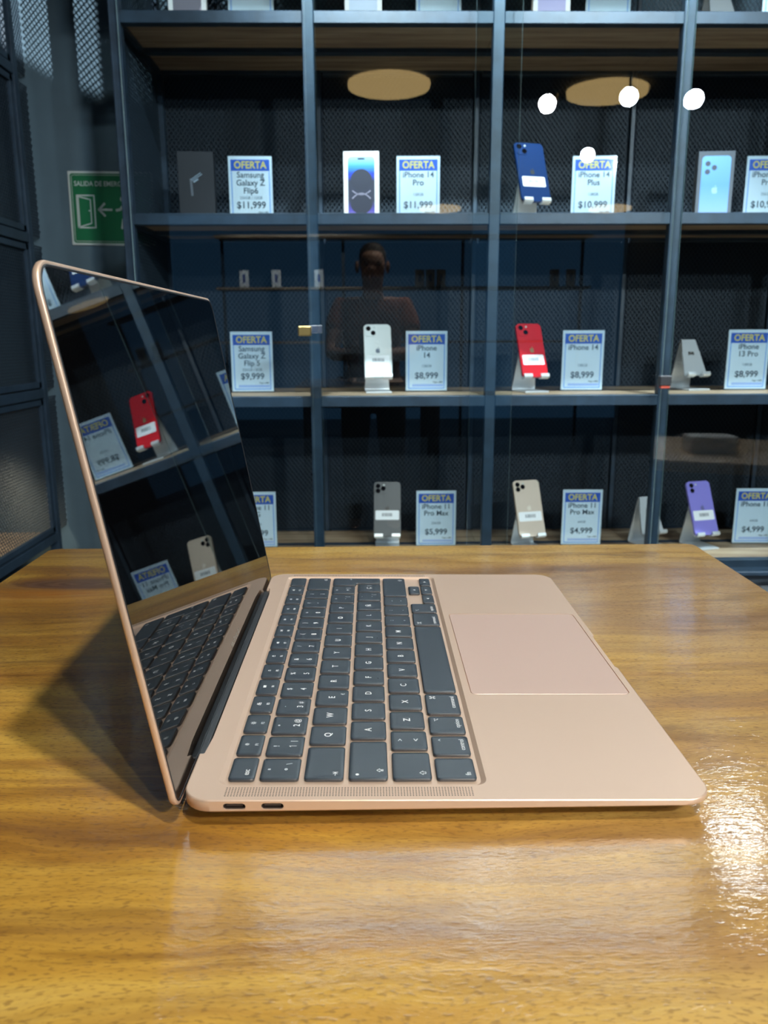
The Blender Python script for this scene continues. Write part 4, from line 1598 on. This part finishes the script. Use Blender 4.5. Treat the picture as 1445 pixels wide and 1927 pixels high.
px_c = cam.location.x - .09          # the phone's middle in the person's frame
zc = cam.location.z
P_ = {'pelvis': (0, 0, .84, (.15, .11)), 'waist': (0, .01, 1.0, (.125, .095)), 'chest': (0, .035, 1.16, (.15, .105)), 'neck0': (0, .065, 1.275, .06), 'neck': (0, .085, 1.325, .052),
      'jaw': (0, .115, 1.375, (.058, .066)), 'skull': (0, .11, 1.45, (.074, .090)), 'crown': (0, .10, 1.51, (.055, .068))}
E_ = [('pelvis', 'waist'), ('waist', 'chest'), ('chest', 'neck0'), ('neck0', 'neck'), ('neck', 'jaw'), ('jaw', 'skull'), ('skull', 'crown')]
for s_, sx in (('l', -1), ('r', 1)):
    wx = px_c - .018 + sx * .052
    P_.update({s_ + 'sh': (sx * .165, .035, 1.235, .056), s_ + 'el': (sx * .215, .15, 1.005, .042), s_ + 'wr': (wx + sx * .012, .325, zc - .085, (.027, .022)),
               s_ + 'pa': (wx + sx * .006, .362, zc - .060, (.020, .032)),
               s_ + 'hip': (sx * .09, 0, .80, .085), s_ + 'kn': (sx * .10, .02, .45, .056), s_ + 'an': (sx * .105, -.01, .09, .038), s_ + 'toe': (sx * .12, .12, .04, (.04, .03))})
    E_ += [('chest', s_ + 'sh'), (s_ + 'sh', s_ + 'el'), (s_ + 'el', s_ + 'wr'), (s_ + 'wr', s_ + 'pa'), ('pelvis', s_ + 'hip'), (s_ + 'hip', s_ + 'kn'), (s_ + 'kn', s_ + 'an'), (s_ + 'an', s_ + 'toe')]
    prev = s_ + 'pa'
    for k in range(4):      # fingers lie behind the phone and curl round its far side
        ln = (.9, 1.0, .95, .8)[k]
        zz = zc - .040 - .019 * k + .012
        a, c, d = (f'{s_}f{k}{q}' for q in 'abc')
        P_[a] = (wx + sx * .004, .372, zz, .0085)
        P_[c] = (wx - sx * .004 * ln, .3935 + .004 * ln, zz + .004, .0075)
        P_[d] = (wx - sx * .016 * ln, .4035, zz + .006, .0062)
        E_ += [(prev, a), (a, c), (c, d)]
    P_[s_ + 'ta'] = (wx - sx * .004, .362, zc - .035, .010)
    P_[s_ + 'tb'] = (wx - sx * .022, .366, zc - .022, .0085)
    E_ += [(prev, s_ + 'ta'), (s_ + 'ta', s_ + 'tb')]
body = skinned('body', (P_, E_), M_SKIN, pe)
b = bmesh.new()
cyl(b, (0, .198, 1.425), (0, .222, 1.402), .009, .014, 12)
for sx in (-1, 1):
    cyl(b, (sx * .012, .205, 1.399), (sx * .008, .205, 1.399), .007, .007, 8)
fin('nose', b, M_SKIN, pe)
b = bmesh.new()
prism(b, [(x, z) for x, z in ((-.022, 1.372), (0, 1.368), (.022, 1.372), (.008, 1.381), (0, 1.379), (-.008, 1.381))], .187, .196, M=Matrix(((1, 0, 0, 0), (0, 0, 1, 0), (0, 1, 0, 0), (0, 0, 0, 1))))
fin('mouth', b, mat('lips', (.30, .12, .10), .5), pe)
for sx in (-1, 1):
    b = bmesh.new()
    bmesh.ops.create_uvsphere(b, u_segments=14, v_segments=10, radius=.012, matrix=Matrix.Translation((sx * .031, .188, 1.440)))
    fin('eye', b, mat('eye_dark', (.05, .04, .035), .2), pe, smooth=True)
    b = bmesh.new()
    bmesh.ops.create_uvsphere(b, u_segments=14, v_segments=10, radius=.030, matrix=Matrix.Translation((sx * .077, .105, 1.430)) @ Matrix.Diagonal((.35, .6, 1, 1)))
    fin('ear', b, M_SKIN, pe, smooth=True)
skinned('hair', ({'a': (0, .115, 1.505, (.070, .080)), 'b': (0, .065, 1.49, (.076, .075)), 'c': (0, .045, 1.43, (.070, .050)), 'd': (0, .045, 1.37, (.055, .035))}, [('a', 'b'), ('b', 'c'), ('c', 'd')]), M_HAIR, pe)
skinned('shirt', ({'p': (0, 0, .88, (.168, .125)), 'w': (0, .01, 1.0, (.145, .112)), 'c': (0, .035, 1.16, (.166, .120)), 'n': (0, .062, 1.262, .075),
                   'ls': (-.165, .036, 1.235, .068), 'le': (-.200, .105, 1.09, .058), 'rs': (.165, .036, 1.235, .068), 're': (.200, .105, 1.09, .058)},
                  [('p', 'w'), ('w', 'c'), ('c', 'n'), ('c', 'ls'), ('ls', 'le'), ('c', 'rs'), ('rs', 're')]), M_SHIRT, pe)
skinned('trousers', ({'p': (0, 0, .86, (.16, .118)), 'lh': (-.09, 0, .80, .098), 'lk': (-.10, .02, .45, .070), 'la': (-.105, -.01, .10, .058), 'rh': (.09, 0, .80, .098), 'rk': (.10, .02, .45, .070), 'ra': (.105, -.01, .10, .058)},
                     [('p', 'lh'), ('lh', 'lk'), ('lk', 'la'), ('p', 'rh'), ('rh', 'rk'), ('rk', 'ra')]), M_TROUSER, pe)
for sx in (-1, 1):
    b = bmesh.new()
    prism(b, [(sx * .110 + x, y) for x, y in rrect(-.048, .048, -.075, .185, .042, 6)], 0, .085, bev=.02)
    fin('shoe', b, M_BLACK, pe)
hp = thing('phone', 'black phone held in both hands by the person taking the photo', 'phone', (cam.location.x - .018, cam.location.y - .0125, zc - .060))
b = bmesh.new()
prism(b, rrect(-.036, .036, -.073, .073, .010, 6), 0, .008, bev=.001, M=Matrix(((-1, 0, 0, 0), (0, 0, 1, 0), (0, 1, 0, 0), (0, 0, 0, 1))))
fin('body', b, M_BLACK, hp)
b = bmesh.new()
cyl(b, (.002, .008, .055), (.002, .0088, .055), .0065, seg=18)
fin('lens', b, M_GLASSLENS, hp)
